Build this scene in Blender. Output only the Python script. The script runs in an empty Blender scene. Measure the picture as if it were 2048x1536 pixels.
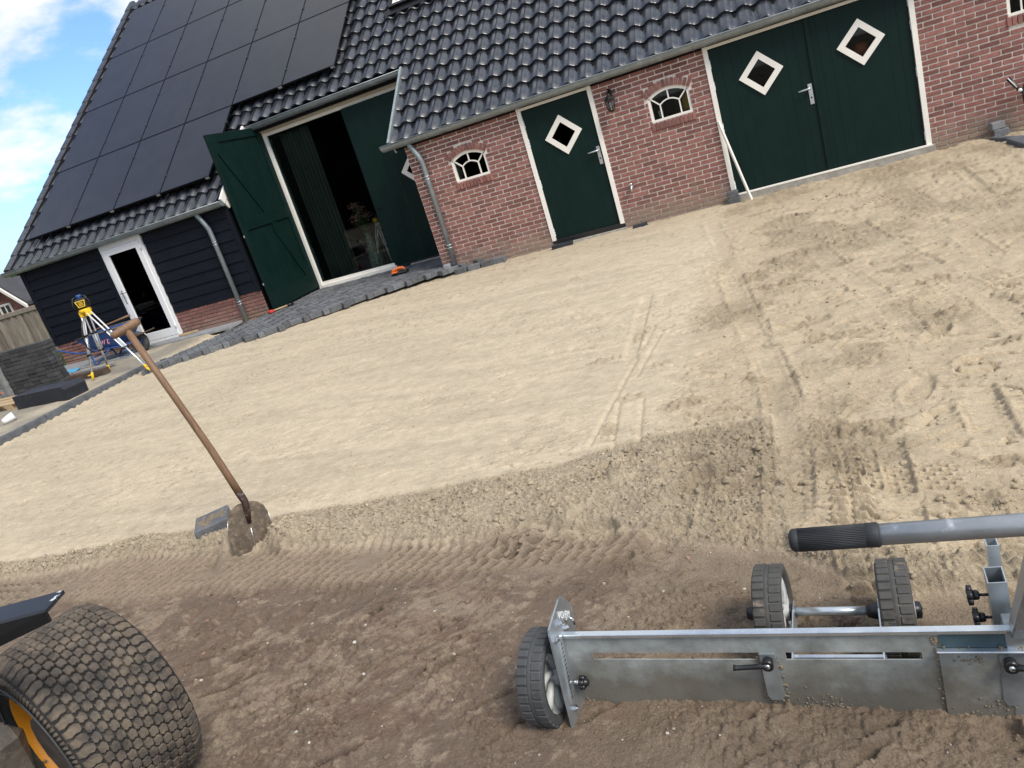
import bpy, bmesh, math, random
import numpy as np
from mathutils import Vector, Matrix
random.seed(7)
rng = np.random.default_rng(7)
S = bpy.context.scene
COL = S.collection
R_ = math.radians

# ------------------------------------------------------------------ camera
def rotm(rx, ry, rz):
    return Matrix.Rotation(rz, 3, 'Z') @ Matrix.Rotation(rx, 3, 'X') @ Matrix.Rotation(ry, 3, 'Z')
CAM = Vector((0.0, -11.2, 1.623))
cd = bpy.data.cameras.new('camera')
cam = bpy.data.objects.new('camera', cd)
COL.objects.link(cam)
cam.matrix_world = Matrix.Translation(CAM) @ rotm(R_(72.94), R_(-17.64), R_(22.52)).to_4x4()
cd.sensor_width = 36.0
cd.lens = 1540.0 / 2048 * 36
cd.clip_start = 0.05
cd.clip_end = 800
S.camera = cam

# ------------------------------------------------------------------ sky and sun
SUN_EL, SUN_AZ = R_(47), R_(122)          # azimuth from +Y towards +X
w = bpy.data.worlds.new('World')
S.world = w
w.use_nodes = True
nt = w.node_tree
nt.nodes.clear()
def N(t, typ, **kw):
    n = t.nodes.new(typ)
    for k, v in kw.items():
        if k.startswith('i_'):
            n.inputs[k[2:].replace('_', ' ')].default_value = v
        else:
            setattr(n, k, v)
    return n
sky = N(nt, 'ShaderNodeTexSky', sky_type='NISHITA', sun_disc=False, sun_elevation=SUN_EL, sun_rotation=SUN_AZ)
tc = N(nt, 'ShaderNodeTexCoord')
sep = N(nt, 'ShaderNodeSeparateXYZ')
nt.links.new(tc.outputs['Generated'], sep.inputs[0])
za = N(nt, 'ShaderNodeMath', operation='MAXIMUM'); za.inputs[1].default_value = 0.0
nt.links.new(sep.outputs['Z'], za.inputs[0])
zb = N(nt, 'ShaderNodeMath', operation='ADD'); zb.inputs[1].default_value = 0.35
nt.links.new(za.outputs[0], zb.inputs[0])
dv = N(nt, 'ShaderNodeVectorMath', operation='DIVIDE')
cmb = N(nt, 'ShaderNodeCombineXYZ')
for a in 'XYZ':
    nt.links.new(zb.outputs[0], cmb.inputs[a])
nt.links.new(tc.outputs['Generated'], dv.inputs[0]); nt.links.new(cmb.outputs[0], dv.inputs[1])
mp = N(nt, 'ShaderNodeMapping'); mp.inputs['Location'].default_value = (1.35, 0.4, 0.0); mp.inputs['Scale'].default_value = (1.0, 1.0, 0.7)
nt.links.new(dv.outputs[0], mp.inputs[0])
cn = N(nt, 'ShaderNodeTexNoise'); cn.inputs['Scale'].default_value = 2.3; cn.inputs['Detail'].default_value = 6; cn.inputs['Roughness'].default_value = 0.57
nt.links.new(mp.outputs[0], cn.inputs['Vector'])
cr = N(nt, 'ShaderNodeMapRange'); cr.interpolation_type = 'SMOOTHSTEP'
cr.inputs['From Min'].default_value = 0.40; cr.inputs['From Max'].default_value = 0.54
nt.links.new(cn.outputs['Fac'], cr.inputs['Value'])
cn2 = N(nt, 'ShaderNodeTexNoise'); cn2.inputs['Scale'].default_value = 3.6; cn2.inputs['Detail'].default_value = 5
nt.links.new(mp.outputs[0], cn2.inputs['Vector'])
cc = N(nt, 'ShaderNodeMix', data_type='RGBA')
cc.inputs['A'].default_value = (4.1, 4.4, 4.9, 1); cc.inputs['B'].default_value = (6.3, 6.3, 6.3, 1)
nt.links.new(cn2.outputs['Fac'], cc.inputs['Factor'])
skm = N(nt, 'ShaderNodeMix', data_type='RGBA')
nt.links.new(cr.outputs['Result'], skm.inputs['Factor'])
sb = N(nt, 'ShaderNodeMix', data_type='RGBA', blend_type='MULTIPLY'); sb.inputs['Factor'].default_value = 1.0
sb.inputs['B'].default_value = (0.66, 0.86, 1.16, 1)
nt.links.new(sky.outputs[0], sb.inputs['A'])
nt.links.new(sb.outputs['Result'], skm.inputs['A']); nt.links.new(cc.outputs['Result'], skm.inputs['B'])
bg = N(nt, 'ShaderNodeBackground'); bg.inputs['Strength'].default_value = 0.085
nt.links.new(skm.outputs['Result'], bg.inputs['Color'])
wo = N(nt, 'ShaderNodeOutputWorld')
nt.links.new(bg.outputs[0], wo.inputs[0])

sd = bpy.data.lights.new('sun', 'SUN')
sd.energy = 1.5
sd.angle = R_(20)
sd.color = (1.0, 0.93, 0.82)
sun = bpy.data.objects.new('sun', sd)
COL.objects.link(sun)
sv = Vector((math.sin(SUN_AZ) * math.cos(SUN_EL), math.cos(SUN_AZ) * math.cos(SUN_EL), math.sin(SUN_EL)))
sun.rotation_euler = sv.to_track_quat('Z', 'Y').to_euler()
vs = S.view_settings
vs.view_transform = 'Standard'
vs.look = 'None'
vs.exposure = 1.2
vs.gamma = 1.0
vs.use_curve_mapping = False

# ------------------------------------------------------------------ materials
MATS = {}
def mat(name, col, rough=0.6, metal=0.0, var=0.12, scale=6.0, bump=0.0, bscale=80.0, rnd=0.0, spec=0.5,
        coat=0.0, col2=None, thr=None, stretch=None, rvar=0.0, splash=None, caked=None):
    """principled material: base colour broken up by noise, optional second colour in worn patches, grain bump"""
    m = bpy.data.materials.new(name)
    m.use_nodes = True
    t = m.node_tree
    b = t.nodes['Principled BSDF']
    L = t.links.new
    b.inputs['Roughness'].default_value = rough
    b.inputs['Metallic'].default_value = metal
    b.inputs['Specular IOR Level'].default_value = spec
    if coat:
        b.inputs['Coat Weight'].default_value = coat
        b.inputs['Coat Roughness'].default_value = 0.12
    co = N(t, 'ShaderNodeTexCoord')
    src = co.outputs['Object']
    if stretch:
        mm = N(t, 'ShaderNodeMapping'); mm.inputs['Scale'].default_value = stretch
        L(src, mm.inputs[0]); src = mm.outputs[0]
    oi = N(t, 'ShaderNodeObjectInfo')
    ge = N(t, 'ShaderNodeNewGeometry')
    off = N(t, 'ShaderNodeMath', operation='MULTIPLY'); off.inputs[1].default_value = 37.0
    L(oi.outputs['Random'], off.inputs[0])
    av = N(t, 'ShaderNodeVectorMath', operation='ADD')
    L(src, av.inputs[0]); L(off.outputs[0], av.inputs[1])
    n1 = N(t, 'ShaderNodeTexNoise'); n1.inputs['Scale'].default_value = scale; n1.inputs['Detail'].default_value = 7
    n1.inputs['Roughness'].default_value = 0.62
    L(av.outputs[0], n1.inputs['Vector'])
    mr = N(t, 'ShaderNodeMapRange'); mr.inputs['From Min'].default_value = 0.3; mr.inputs['From Max'].default_value = 0.7
    mr.inputs['To Min'].default_value = 1 - var; mr.inputs['To Max'].default_value = 1 + var
    L(n1.outputs['Fac'], mr.inputs['Value'])
    fac = mr.outputs['Result']
    if rnd:
        ad = N(t, 'ShaderNodeMath', operation='ADD'); L(oi.outputs['Random'], ad.inputs[0]); L(ge.outputs['Random Per Island'], ad.inputs[1])
        fr = N(t, 'ShaderNodeMath', operation='FRACT'); L(ad.outputs[0], fr.inputs[0])
        m2 = N(t, 'ShaderNodeMapRange'); m2.inputs['To Min'].default_value = 1 - rnd; m2.inputs['To Max'].default_value = 1 + rnd
        L(fr.outputs[0], m2.inputs['Value'])
        ml = N(t, 'ShaderNodeMath', operation='MULTIPLY'); L(fac, ml.inputs[0]); L(m2.outputs['Result'], ml.inputs[1])
        fac = ml.outputs[0]
    vm = N(t, 'ShaderNodeVectorMath', operation='SCALE'); vm.inputs[0].default_value = col[:3]
    L(fac, vm.inputs['Scale'])
    outc = vm.outputs[0]
    if col2:
        n3 = N(t, 'ShaderNodeTexNoise'); n3.inputs['Scale'].default_value = scale * 1.7; n3.inputs['Detail'].default_value = 8
        n3.inputs['Roughness'].default_value = 0.7
        L(av.outputs[0], n3.inputs['Vector'])
        lo, hi = thr or (0.5, 0.62)
        r3 = N(t, 'ShaderNodeMapRange'); r3.inputs['From Min'].default_value = lo; r3.inputs['From Max'].default_value = hi
        L(n3.outputs['Fac'], r3.inputs['Value'])
        mx = N(t, 'ShaderNodeMix', data_type='RGBA'); mx.inputs['B'].default_value = (*col2[:3], 1)
        L(r3.outputs['Result'], mx.inputs['Factor']); L(outc, mx.inputs['A'])
        outc = mx.outputs['Result']
        if metal:
            mz = N(t, 'ShaderNodeMath', operation='MULTIPLY_ADD'); mz.inputs[1].default_value = -metal; mz.inputs[2].default_value = metal
            L(r3.outputs['Result'], mz.inputs[0]); L(mz.outputs[0], b.inputs['Metallic'])
    if splash:      # soil splashed up the foot of the wall
        gp = N(t, 'ShaderNodeSeparateXYZ'); L(ge.outputs['Position'], gp.inputs[0])
        nz = N(t, 'ShaderNodeTexNoise'); nz.inputs['Scale'].default_value = 5; nz.inputs['Detail'].default_value = 6; L(ge.outputs['Position'], nz.inputs['Vector'])
        zz = N(t, 'ShaderNodeMath', operation='MULTIPLY_ADD'); zz.inputs[1].default_value = -0.55; L(nz.outputs['Fac'], zz.inputs[0]); L(gp.outputs['Z'], zz.inputs[2])
        sr_ = N(t, 'ShaderNodeMapRange'); sr_.inputs['From Min'].default_value = 0.0; sr_.inputs['From Max'].default_value = -0.36; sr_.inputs['To Max'].default_value = 0.7
        L(zz.outputs[0], sr_.inputs['Value'])
        sx_ = N(t, 'ShaderNodeMix', data_type='RGBA'); sx_.inputs['B'].default_value = (*splash, 1)
        L(sr_.outputs['Result'], sx_.inputs['Factor']); L(outc, sx_.inputs['A']); outc = sx_.outputs['Result']
    if caked:       # dried mud left on the lower part of the blade
        col3, z0_, z1_ = caked
        gp = N(t, 'ShaderNodeSeparateXYZ'); L(co.outputs['Object'], gp.inputs[0])
        nz = N(t, 'ShaderNodeTexNoise'); nz.inputs['Scale'].default_value = 6; nz.inputs['Detail'].default_value = 8; nz.inputs['Roughness'].default_value = 0.6; L(co.outputs['Object'], nz.inputs['Vector'])
        zz = N(t, 'ShaderNodeMath', operation='MULTIPLY_ADD'); zz.inputs[1].default_value = -0.36; L(nz.outputs['Fac'], zz.inputs[0]); L(gp.outputs['Z'], zz.inputs[2])
        sr_ = N(t, 'ShaderNodeMapRange'); sr_.inputs['From Min'].default_value = z1_; sr_.inputs['From Max'].default_value = z0_; sr_.inputs['To Max'].default_value = 0.82
        L(zz.outputs[0], sr_.inputs['Value'])
        sx_ = N(t, 'ShaderNodeMix', data_type='RGBA'); sx_.inputs['B'].default_value = (*col3, 1)
        L(sr_.outputs['Result'], sx_.inputs['Factor']); L(outc, sx_.inputs['A']); outc = sx_.outputs['Result']
        mz = N(t, 'ShaderNodeMath', operation='MULTIPLY_ADD'); mz.inputs[1].default_value = -metal; mz.inputs[2].default_value = metal
        L(sr_.outputs['Result'], mz.inputs[0]); L(mz.outputs[0], b.inputs['Metallic'])
    L(outc, b.inputs['Base Color'])
    if rvar:
        rr = N(t, 'ShaderNodeMapRange'); rr.inputs['From Min'].default_value = 0.3; rr.inputs['From Max'].default_value = 0.7
        rr.inputs['To Min'].default_value = max(0.02, rough - rvar); rr.inputs['To Max'].default_value = min(1, rough + rvar)
        L(n1.outputs['Fac'], rr.inputs['Value']); L(rr.outputs['Result'], b.inputs['Roughness'])
    if bump:
        n2 = N(t, 'ShaderNodeTexNoise'); n2.inputs['Scale'].default_value = bscale; n2.inputs['Detail'].default_value = 5
        L(av.outputs[0], n2.inputs['Vector'])
        bp = N(t, 'ShaderNodeBump'); bp.inputs['Strength'].default_value = bump; bp.inputs['Distance'].default_value = 0.01
        L(n2.outputs['Fac'], bp.inputs['Height']); L(bp.outputs[0], b.inputs['Normal'])
    MATS[name] = m
    return m

mat('brick', (0.232, 0.106, 0.089), 0.85, var=0.22, scale=14, bump=0.5, bscale=120, rnd=0.28, spec=0.25, col2=(0.27, 0.14, 0.12), thr=(0.56, 0.72), splash=(0.30, 0.25, 0.185))
mat('mortar', (0.72, 0.66, 0.585), 0.95, var=0.14, scale=5, bump=0.6, bscale=160, spec=0.2, splash=(0.24, 0.20, 0.165))
mat('mortar_base', (0.30, 0.25, 0.215), 0.95, var=0.2, scale=5, bump=0.6, bscale=160, spec=0.2)
mat('tile', (0.026, 0.029, 0.036), 0.30, var=0.25, scale=9, rnd=0.25, coat=0.0, bump=0.08, bscale=14, spec=1.0, rvar=0.08)
mat('deck', (0.008, 0.008, 0.009), 0.9, spec=0.1)
mat('solar', (0.021, 0.0215, 0.0235), 0.32, var=0.2, scale=3, coat=0.0, spec=0.42, bump=0.03, bscale=260)
mat('black_metal', (0.010, 0.010, 0.012), 0.4, metal=0.6, var=0.2)
mat('alu', (0.72, 0.72, 0.72), 0.35, metal=0.9)
mat('zinc', (0.25, 0.285, 0.30), 0.46, metal=0.55, var=0.2, scale=5, col2=(0.36, 0.38, 0.38), thr=(0.55, 0.8), rvar=0.1)
mat('zinc_bright', (0.36, 0.41, 0.41), 0.4, metal=0.6, var=0.18, scale=8)
mat('green', (0.0035, 0.0160, 0.0135), 0.5, var=0.12, scale=4, bump=0.06, bscale=40, spec=0.16, rvar=0.08)
mat('green_dark', (0.0045, 0.020, 0.019), 0.45, var=0.12, scale=4, spec=0.15)
mat('white', (0.80, 0.77, 0.70), 0.5, var=0.05, scale=5, spec=0.4)
mat('upvc', (0.80, 0.80, 0.80), 0.35, var=0.03, scale=4)
mat('cream', (0.52, 0.47, 0.38), 0.6, var=0.07, scale=4)
mat('board', (0.0042, 0.0064, 0.0120), 0.62, var=0.4, scale=7, stretch=(0.35, 6, 6), bump=0.7, bscale=26, spec=0.2)
mat('concrete', (0.34, 0.32, 0.28), 0.9, var=0.22, scale=9, bump=0.5, bscale=60, spec=0.25, col2=(0.2, 0.18, 0.15), thr=(0.55, 0.75))
mat('grey_slab', (0.26, 0.27, 0.28), 0.85, var=0.2, scale=6, bump=0.3, bscale=60, spec=0.3)
mat('paver', (0.118, 0.123, 0.130), 0.75, var=0.3, scale=16, bump=0.5, bscale=90, rnd=0.35, spec=0.4, col2=(0.17, 0.165, 0.155), thr=(0.56, 0.75))
mat('paver_new', (0.05, 0.051, 0.053), 0.8, var=0.25, scale=16, bump=0.5, bscale=90, rnd=0.35, spec=0.35, col2=(0.12, 0.115, 0.105), thr=(0.55, 0.8))
mat('paver_light', (0.19, 0.195, 0.195), 0.8, var=0.2, scale=12, bump=0.5, bscale=90, rnd=0.2, spec=0.3)
mat('kerb', (0.10, 0.108, 0.118), 0.75, var=0.3, scale=9, bump=0.4, bscale=70, spec=0.35)
mat('dark_block', (0.016, 0.019, 0.027), 0.55, var=0.4, scale=6, bump=0.3, bscale=40, col2=(0.12, 0.125, 0.135), thr=(0.60, 0.74))
mat('wood_handle', (0.20, 0.115, 0.062), 0.6, var=0.3, scale=8, stretch=(8, 8, 0.6), bump=0.15, bscale=30, col2=(0.13, 0.08, 0.05), thr=(0.5, 0.8))
mat('wood_raw', (0.46, 0.33, 0.19), 0.7, var=0.25, scale=7, stretch=(1, 8, 8), bump=0.2, bscale=30)
mat('wood_weather', (0.24, 0.20, 0.165), 0.85, var=0.4, scale=5, stretch=(6, 6, 0.5), bump=0.5, bscale=30, rnd=0.3)
mat('wood_old', (0.085, 0.058, 0.040), 0.85, var=0.4, scale=8, bump=0.4, bscale=40)
mat('rust_spade', (0.135, 0.105, 0.076), 0.72, metal=0.25, var=0.3, scale=18, col2=(0.24, 0.19, 0.13), thr=(0.5, 0.62), bump=0.3, bscale=80)
mat('steel_edge', (0.62, 0.61, 0.58), 0.28, metal=0.9, var=0.1)
mat('spade_collar', (0.055, 0.032, 0.024), 0.6, metal=0.3, var=0.4, scale=20, col2=(0.24, 0.22, 0.2), thr=(0.56, 0.64))
mat('galv', (0.40, 0.44, 0.465), 0.36, metal=0.75, var=0.22, scale=9, rvar=0.12)
mat('galv_bright', (0.66, 0.71, 0.74), 0.3, metal=0.85, var=0.14, scale=10, rvar=0.1)
mat('galv_dirty', (0.33, 0.36, 0.35), 0.5, metal=0.25, var=0.35, scale=11, rvar=0.15, bump=0.12, bscale=90, caked=((0.118, 0.100, 0.071), -0.08, 0.07))
mat('teal_steel', (0.06, 0.105, 0.125), 0.5, metal=0.2, var=0.2)
mat('tube_grey', (0.34, 0.36, 0.37), 0.38, metal=0.6, var=0.16, scale=16, col2=(0.60, 0.63, 0.65), thr=(0.56, 0.7), rvar=0.1)
mat('black_plastic', (0.012, 0.013, 0.015), 0.36, var=0.15, scale=20, bump=0.05, bscale=200)
mat('grip', (0.022, 0.024, 0.027), 0.62, var=0.2, scale=20, bump=0.1, bscale=200)
mat('rubber', (0.062, 0.065, 0.066), 0.62, var=0.25, scale=14, spec=0.4, bump=0.12, bscale=70)
mat('rubber_dusty', (0.060, 0.058, 0.053), 0.7, var=0.3, scale=12, col2=(0.26, 0.20, 0.14), thr=(0.56, 0.70), bump=0.2, bscale=70)
mat('tyre', (0.060, 0.053, 0.046), 0.85, var=0.3, scale=9, col2=(0.175, 0.138, 0.100), thr=(0.38, 0.66), bump=0.5, bscale=60, spec=0.3, rnd=0.22)
mat('tyre_groove', (0.028, 0.027, 0.026), 0.85, var=0.3, scale=12, col2=(0.14, 0.11, 0.08), thr=(0.55, 0.75), spec=0.3)
mat('hub_grey', (0.42, 0.43, 0.42), 0.45, var=0.08, scale=8, col2=(0.3, 0.25, 0.19), thr=(0.62, 0.74))
mat('yellow', (0.78, 0.50, 0.02), 0.4, var=0.1, scale=12)
mat('orange_paint', (0.72, 0.29, 0.012), 0.4, var=0.1, scale=9, col2=(0.05, 0.035, 0.025), thr=(0.60, 0.64))
mat('rim_dirt', (0.10, 0.082, 0.065), 0.85, var=0.4, scale=14, bump=0.6, bscale=40)
mat('fender', (0.012, 0.016, 0.024), 0.42, var=0.2, scale=7, col2=(0.62, 0.64, 0.64), thr=(0.600, 0.615))
mat('dirty_steel', (0.20, 0.18, 0.15), 0.7, metal=0.2, var=0.3, scale=12, col2=(0.31, 0.27, 0.21), thr=(0.5, 0.7), bump=0.5, bscale=50)
mat('blue_paint', (0.020, 0.072, 0.24), 0.4, var=0.15, scale=8, col2=(0.06, 0.05, 0.05), thr=(0.64, 0.7))
mat('pink', (0.62, 0.24, 0.30), 0.5)
mat('red', (0.55, 0.035, 0.025), 0.5)
mat('orange_tool', (0.75, 0.17, 0.03), 0.45)
mat('chrome', (0.75, 0.75, 0.75), 0.12, metal=1.0)
mat('satin', (0.52, 0.53, 0.54), 0.35, metal=0.7)
mat('lantern', (0.012, 0.014, 0.014), 0.5, metal=0.4, var=0.2)
mat('curtain', (0.12, 0.145, 0.13), 0.9, var=0.15, scale=4)
mat('curtain_light', (0.15, 0.145, 0.13), 0.9, var=0.15, scale=4)
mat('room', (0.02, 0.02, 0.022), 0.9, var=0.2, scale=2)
mat('room_plaster', (0.04, 0.037, 0.034), 0.9)
mat('room_floor', (0.16, 0.15, 0.14), 0.7, var=0.2)
mat('leaf', (0.10, 0.20, 0.07), 0.7, var=0.3, scale=9)
mat('petal', (0.65, 0.32, 0.30), 0.7, var=0.3, scale=9)
mat('vase', (0.14, 0.20, 0.16), 0.15, var=0.6, scale=30, col2=(0.8, 0.8, 0.78), thr=(0.56, 0.62))
mat('neigh_brick', (0.24, 0.115, 0.085), 0.9, var=0.25, scale=3, bump=0.5, bscale=16)
mat('neigh_roof', (0.055, 0.057, 0.062), 0.75, var=0.25, scale=1.2, bump=0.4, bscale=9)
mat('grass', (0.085, 0.16, 0.022), 0.85, var=0.4, scale=5)
mat('soil', (0.13, 0.11, 0.08), 0.95, var=0.3, scale=0.8)
mat('hedge', (0.030, 0.052, 0.016), 0.9, var=0.5, scale=3)
mat('white_plastic', (0.82, 0.82, 0.80), 0.4, var=0.04)
mat('strap_blue', (0.10, 0.38, 0.62), 0.5)
mat('strap_orange', (0.75, 0.17, 0.06), 0.5)
mat('cloth_yellow', (0.45, 0.27, 0.04), 0.9, var=0.25, scale=9)
mat('dirt_clump', (0.205, 0.165, 0.11), 0.95, var=0.25, scale=20, bump=0.8, bscale=80)
mat('grey_tripod', (0.8, 0.8, 0.8), 0.4, metal=0.5)

def glass_mat(name, tint, refl=0.9):
    m = bpy.data.materials.new(name); m.use_nodes = True
    t = m.node_tree; t.nodes.clear(); L = t.links.new
    tr = N(t, 'ShaderNodeBsdfTransparent'); tr.inputs[0].default_value = (*tint, 1)
    gl = N(t, 'ShaderNodeBsdfGlossy'); gl.inputs['Roughness'].default_value = 0.02; gl.inputs[0].default_value = (refl, refl, refl, 1)
    fr = N(t, 'ShaderNodeFresnel'); fr.inputs['IOR'].default_value = 1.5
    mx = N(t, 'ShaderNodeMixShader'); L(fr.outputs[0], mx.inputs[0]); L(tr.outputs[0], mx.inputs[1]); L(gl.outputs[0], mx.inputs[2])
    o = N(t, 'ShaderNodeOutputMaterial'); L(mx.outputs[0], o.inputs[0])
    MATS[name] = m
glass_mat('glass', (0.76, 0.80, 0.78), 0.5)
glass_mat('glass_clear', (0.75, 0.78, 0.77))

# ground: colour comes from a vertex attribute (soil type, plus shade painted into hollows), grain from noise
def ground_mat():
    m = bpy.data.materials.new('ground'); m.use_nodes = True
    t = m.node_tree; b = t.nodes['Principled BSDF']; L = t.links.new
    b.inputs['Roughness'].default_value = 0.95; b.inputs['Specular IOR Level'].default_value = 0.15
    at = N(t, 'ShaderNodeAttribute', attribute_name='soil')
    co = N(t, 'ShaderNodeTexCoord')
    n1 = N(t, 'ShaderNodeTexNoise'); n1.inputs['Scale'].default_value = 9; n1.inputs['Detail'].default_value = 9; n1.inputs['Roughness'].default_value = 0.68
    n2 = N(t, 'ShaderNodeTexNoise'); n2.inputs['Scale'].default_value = 190; n2.inputs['Detail'].default_value = 4
    n3 = N(t, 'ShaderNodeTexNoise'); n3.inputs['Scale'].default_value = 70; n3.inputs['Detail'].default_value = 6; n3.inputs['Roughness'].default_value = 0.7
    for n in (n1, n2, n3):
        L(co.outputs['Object'], n.inputs['Vector'])
    m1 = N(t, 'ShaderNodeMapRange'); m1.inputs['From Min'].default_value = 0.3; m1.inputs['From Max'].default_value = 0.7
    m1.inputs['To Min'].default_value = 0.85; m1.inputs['To Max'].default_value = 1.15
    L(n1.outputs['Fac'], m1.inputs['Value'])
    m2 = N(t, 'ShaderNodeMapRange'); m2.inputs['From Min'].default_value = 0.3; m2.inputs['From Max'].default_value = 0.7
    m2.inputs['To Min'].default_value = 0.80; m2.inputs['To Max'].default_value = 1.20
    L(n2.outputs['Fac'], m2.inputs['Value'])
    mu0 = N(t, 'ShaderNodeMath', operation='MULTIPLY'); L(m1.outputs['Result'], mu0.inputs[0]); L(m2.outputs['Result'], mu0.inputs[1])
    mpp = N(t, 'ShaderNodeMapping'); mpp.inputs['Scale'].default_value = (1.0, 3.0, 1.0); mpp.inputs['Rotation'].default_value = (0, 0, -0.18)
    L(co.outputs['Object'], mpp.inputs[0])
    n4 = N(t, 'ShaderNodeTexNoise'); n4.inputs['Scale'].default_value = 26; n4.inputs['Detail'].default_value = 6; n4.inputs['Roughness'].default_value = 0.78
    L(mpp.outputs[0], n4.inputs['Vector'])
    m4 = N(t, 'ShaderNodeMapRange'); m4.inputs['From Min'].default_value = 0.34; m4.inputs['From Max'].default_value = 0.66
    m4.inputs['To Min'].default_value = 0.88; m4.inputs['To Max'].default_value = 1.09
    L(n4.outputs['Fac'], m4.inputs['Value'])
    mu = N(t, 'ShaderNodeMath', operation='MULTIPLY'); L(mu0.outputs[0], mu.inputs[0]); L(m4.outputs['Result'], mu.inputs[1])
    mp5 = N(t, 'ShaderNodeMapping'); mp5.inputs['Scale'].default_value = (1.0, 4.5, 1.0); mp5.inputs['Rotation'].default_value = (0, 0, -0.25)
    L(co.outputs['Object'], mp5.inputs[0])
    n5 = N(t, 'ShaderNodeTexNoise'); n5.inputs['Scale'].default_value = 13; n5.inputs['Detail'].default_value = 4; n5.inputs['Roughness'].default_value = 0.6; n5.inputs['Distortion'].default_value = 0.35
    L(mp5.outputs[0], n5.inputs['Vector'])
    m5 = N(t, 'ShaderNodeMapRange'); m5.inputs['From Min'].default_value = 0.645; m5.inputs['From Max'].default_value = 0.70
    m5.inputs['To Min'].default_value = 1.0; m5.inputs['To Max'].default_value = 0.66
    L(n5.outputs['Fac'], m5.inputs['Value'])
    mu5 = N(t, 'ShaderNodeMath', operation='MULTIPLY'); L(mu.outputs[0], mu5.inputs[0]); L(m5.outputs['Result'], mu5.inputs[1])
    vm = N(t, 'ShaderNodeVectorMath', operation='SCALE'); L(at.outputs['Color'], vm.inputs[0]); L(mu5.outputs[0], vm.inputs['Scale'])
    L(vm.outputs[0], b.inputs['Base Color'])
    ad = N(t, 'ShaderNodeMath', operation='MULTIPLY_ADD'); ad.inputs[1].default_value = 0.35
    L(n2.outputs['Fac'], ad.inputs[0]); L(n3.outputs['Fac'], ad.inputs[2])
    bp = N(t, 'ShaderNodeBump'); bp.inputs['Distance'].default_value = 0.016
    st = N(t, 'ShaderNodeMath', operation='MULTIPLY_ADD'); st.inputs[1].default_value = 0.70; st.inputs[2].default_value = 0.20
    L(at.outputs['Alpha'], st.inputs[0]); L(st.outputs[0], bp.inputs['Strength'])
    L(ad.outputs[0], bp.inputs['Height']); L(bp.outputs[0], b.inputs['Normal'])
    MATS['ground'] = m
ground_mat()

# ------------------------------------------------------------------ mesh helpers
def frame(d):
    d = Vector(d).normalized()
    u = Vector((0, 0, 1)) if abs(d.z) < 0.95 else Vector((1, 0, 0))
    a = d.cross(u).normalized()
    return a, a.cross(d).normalized(), d

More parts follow.
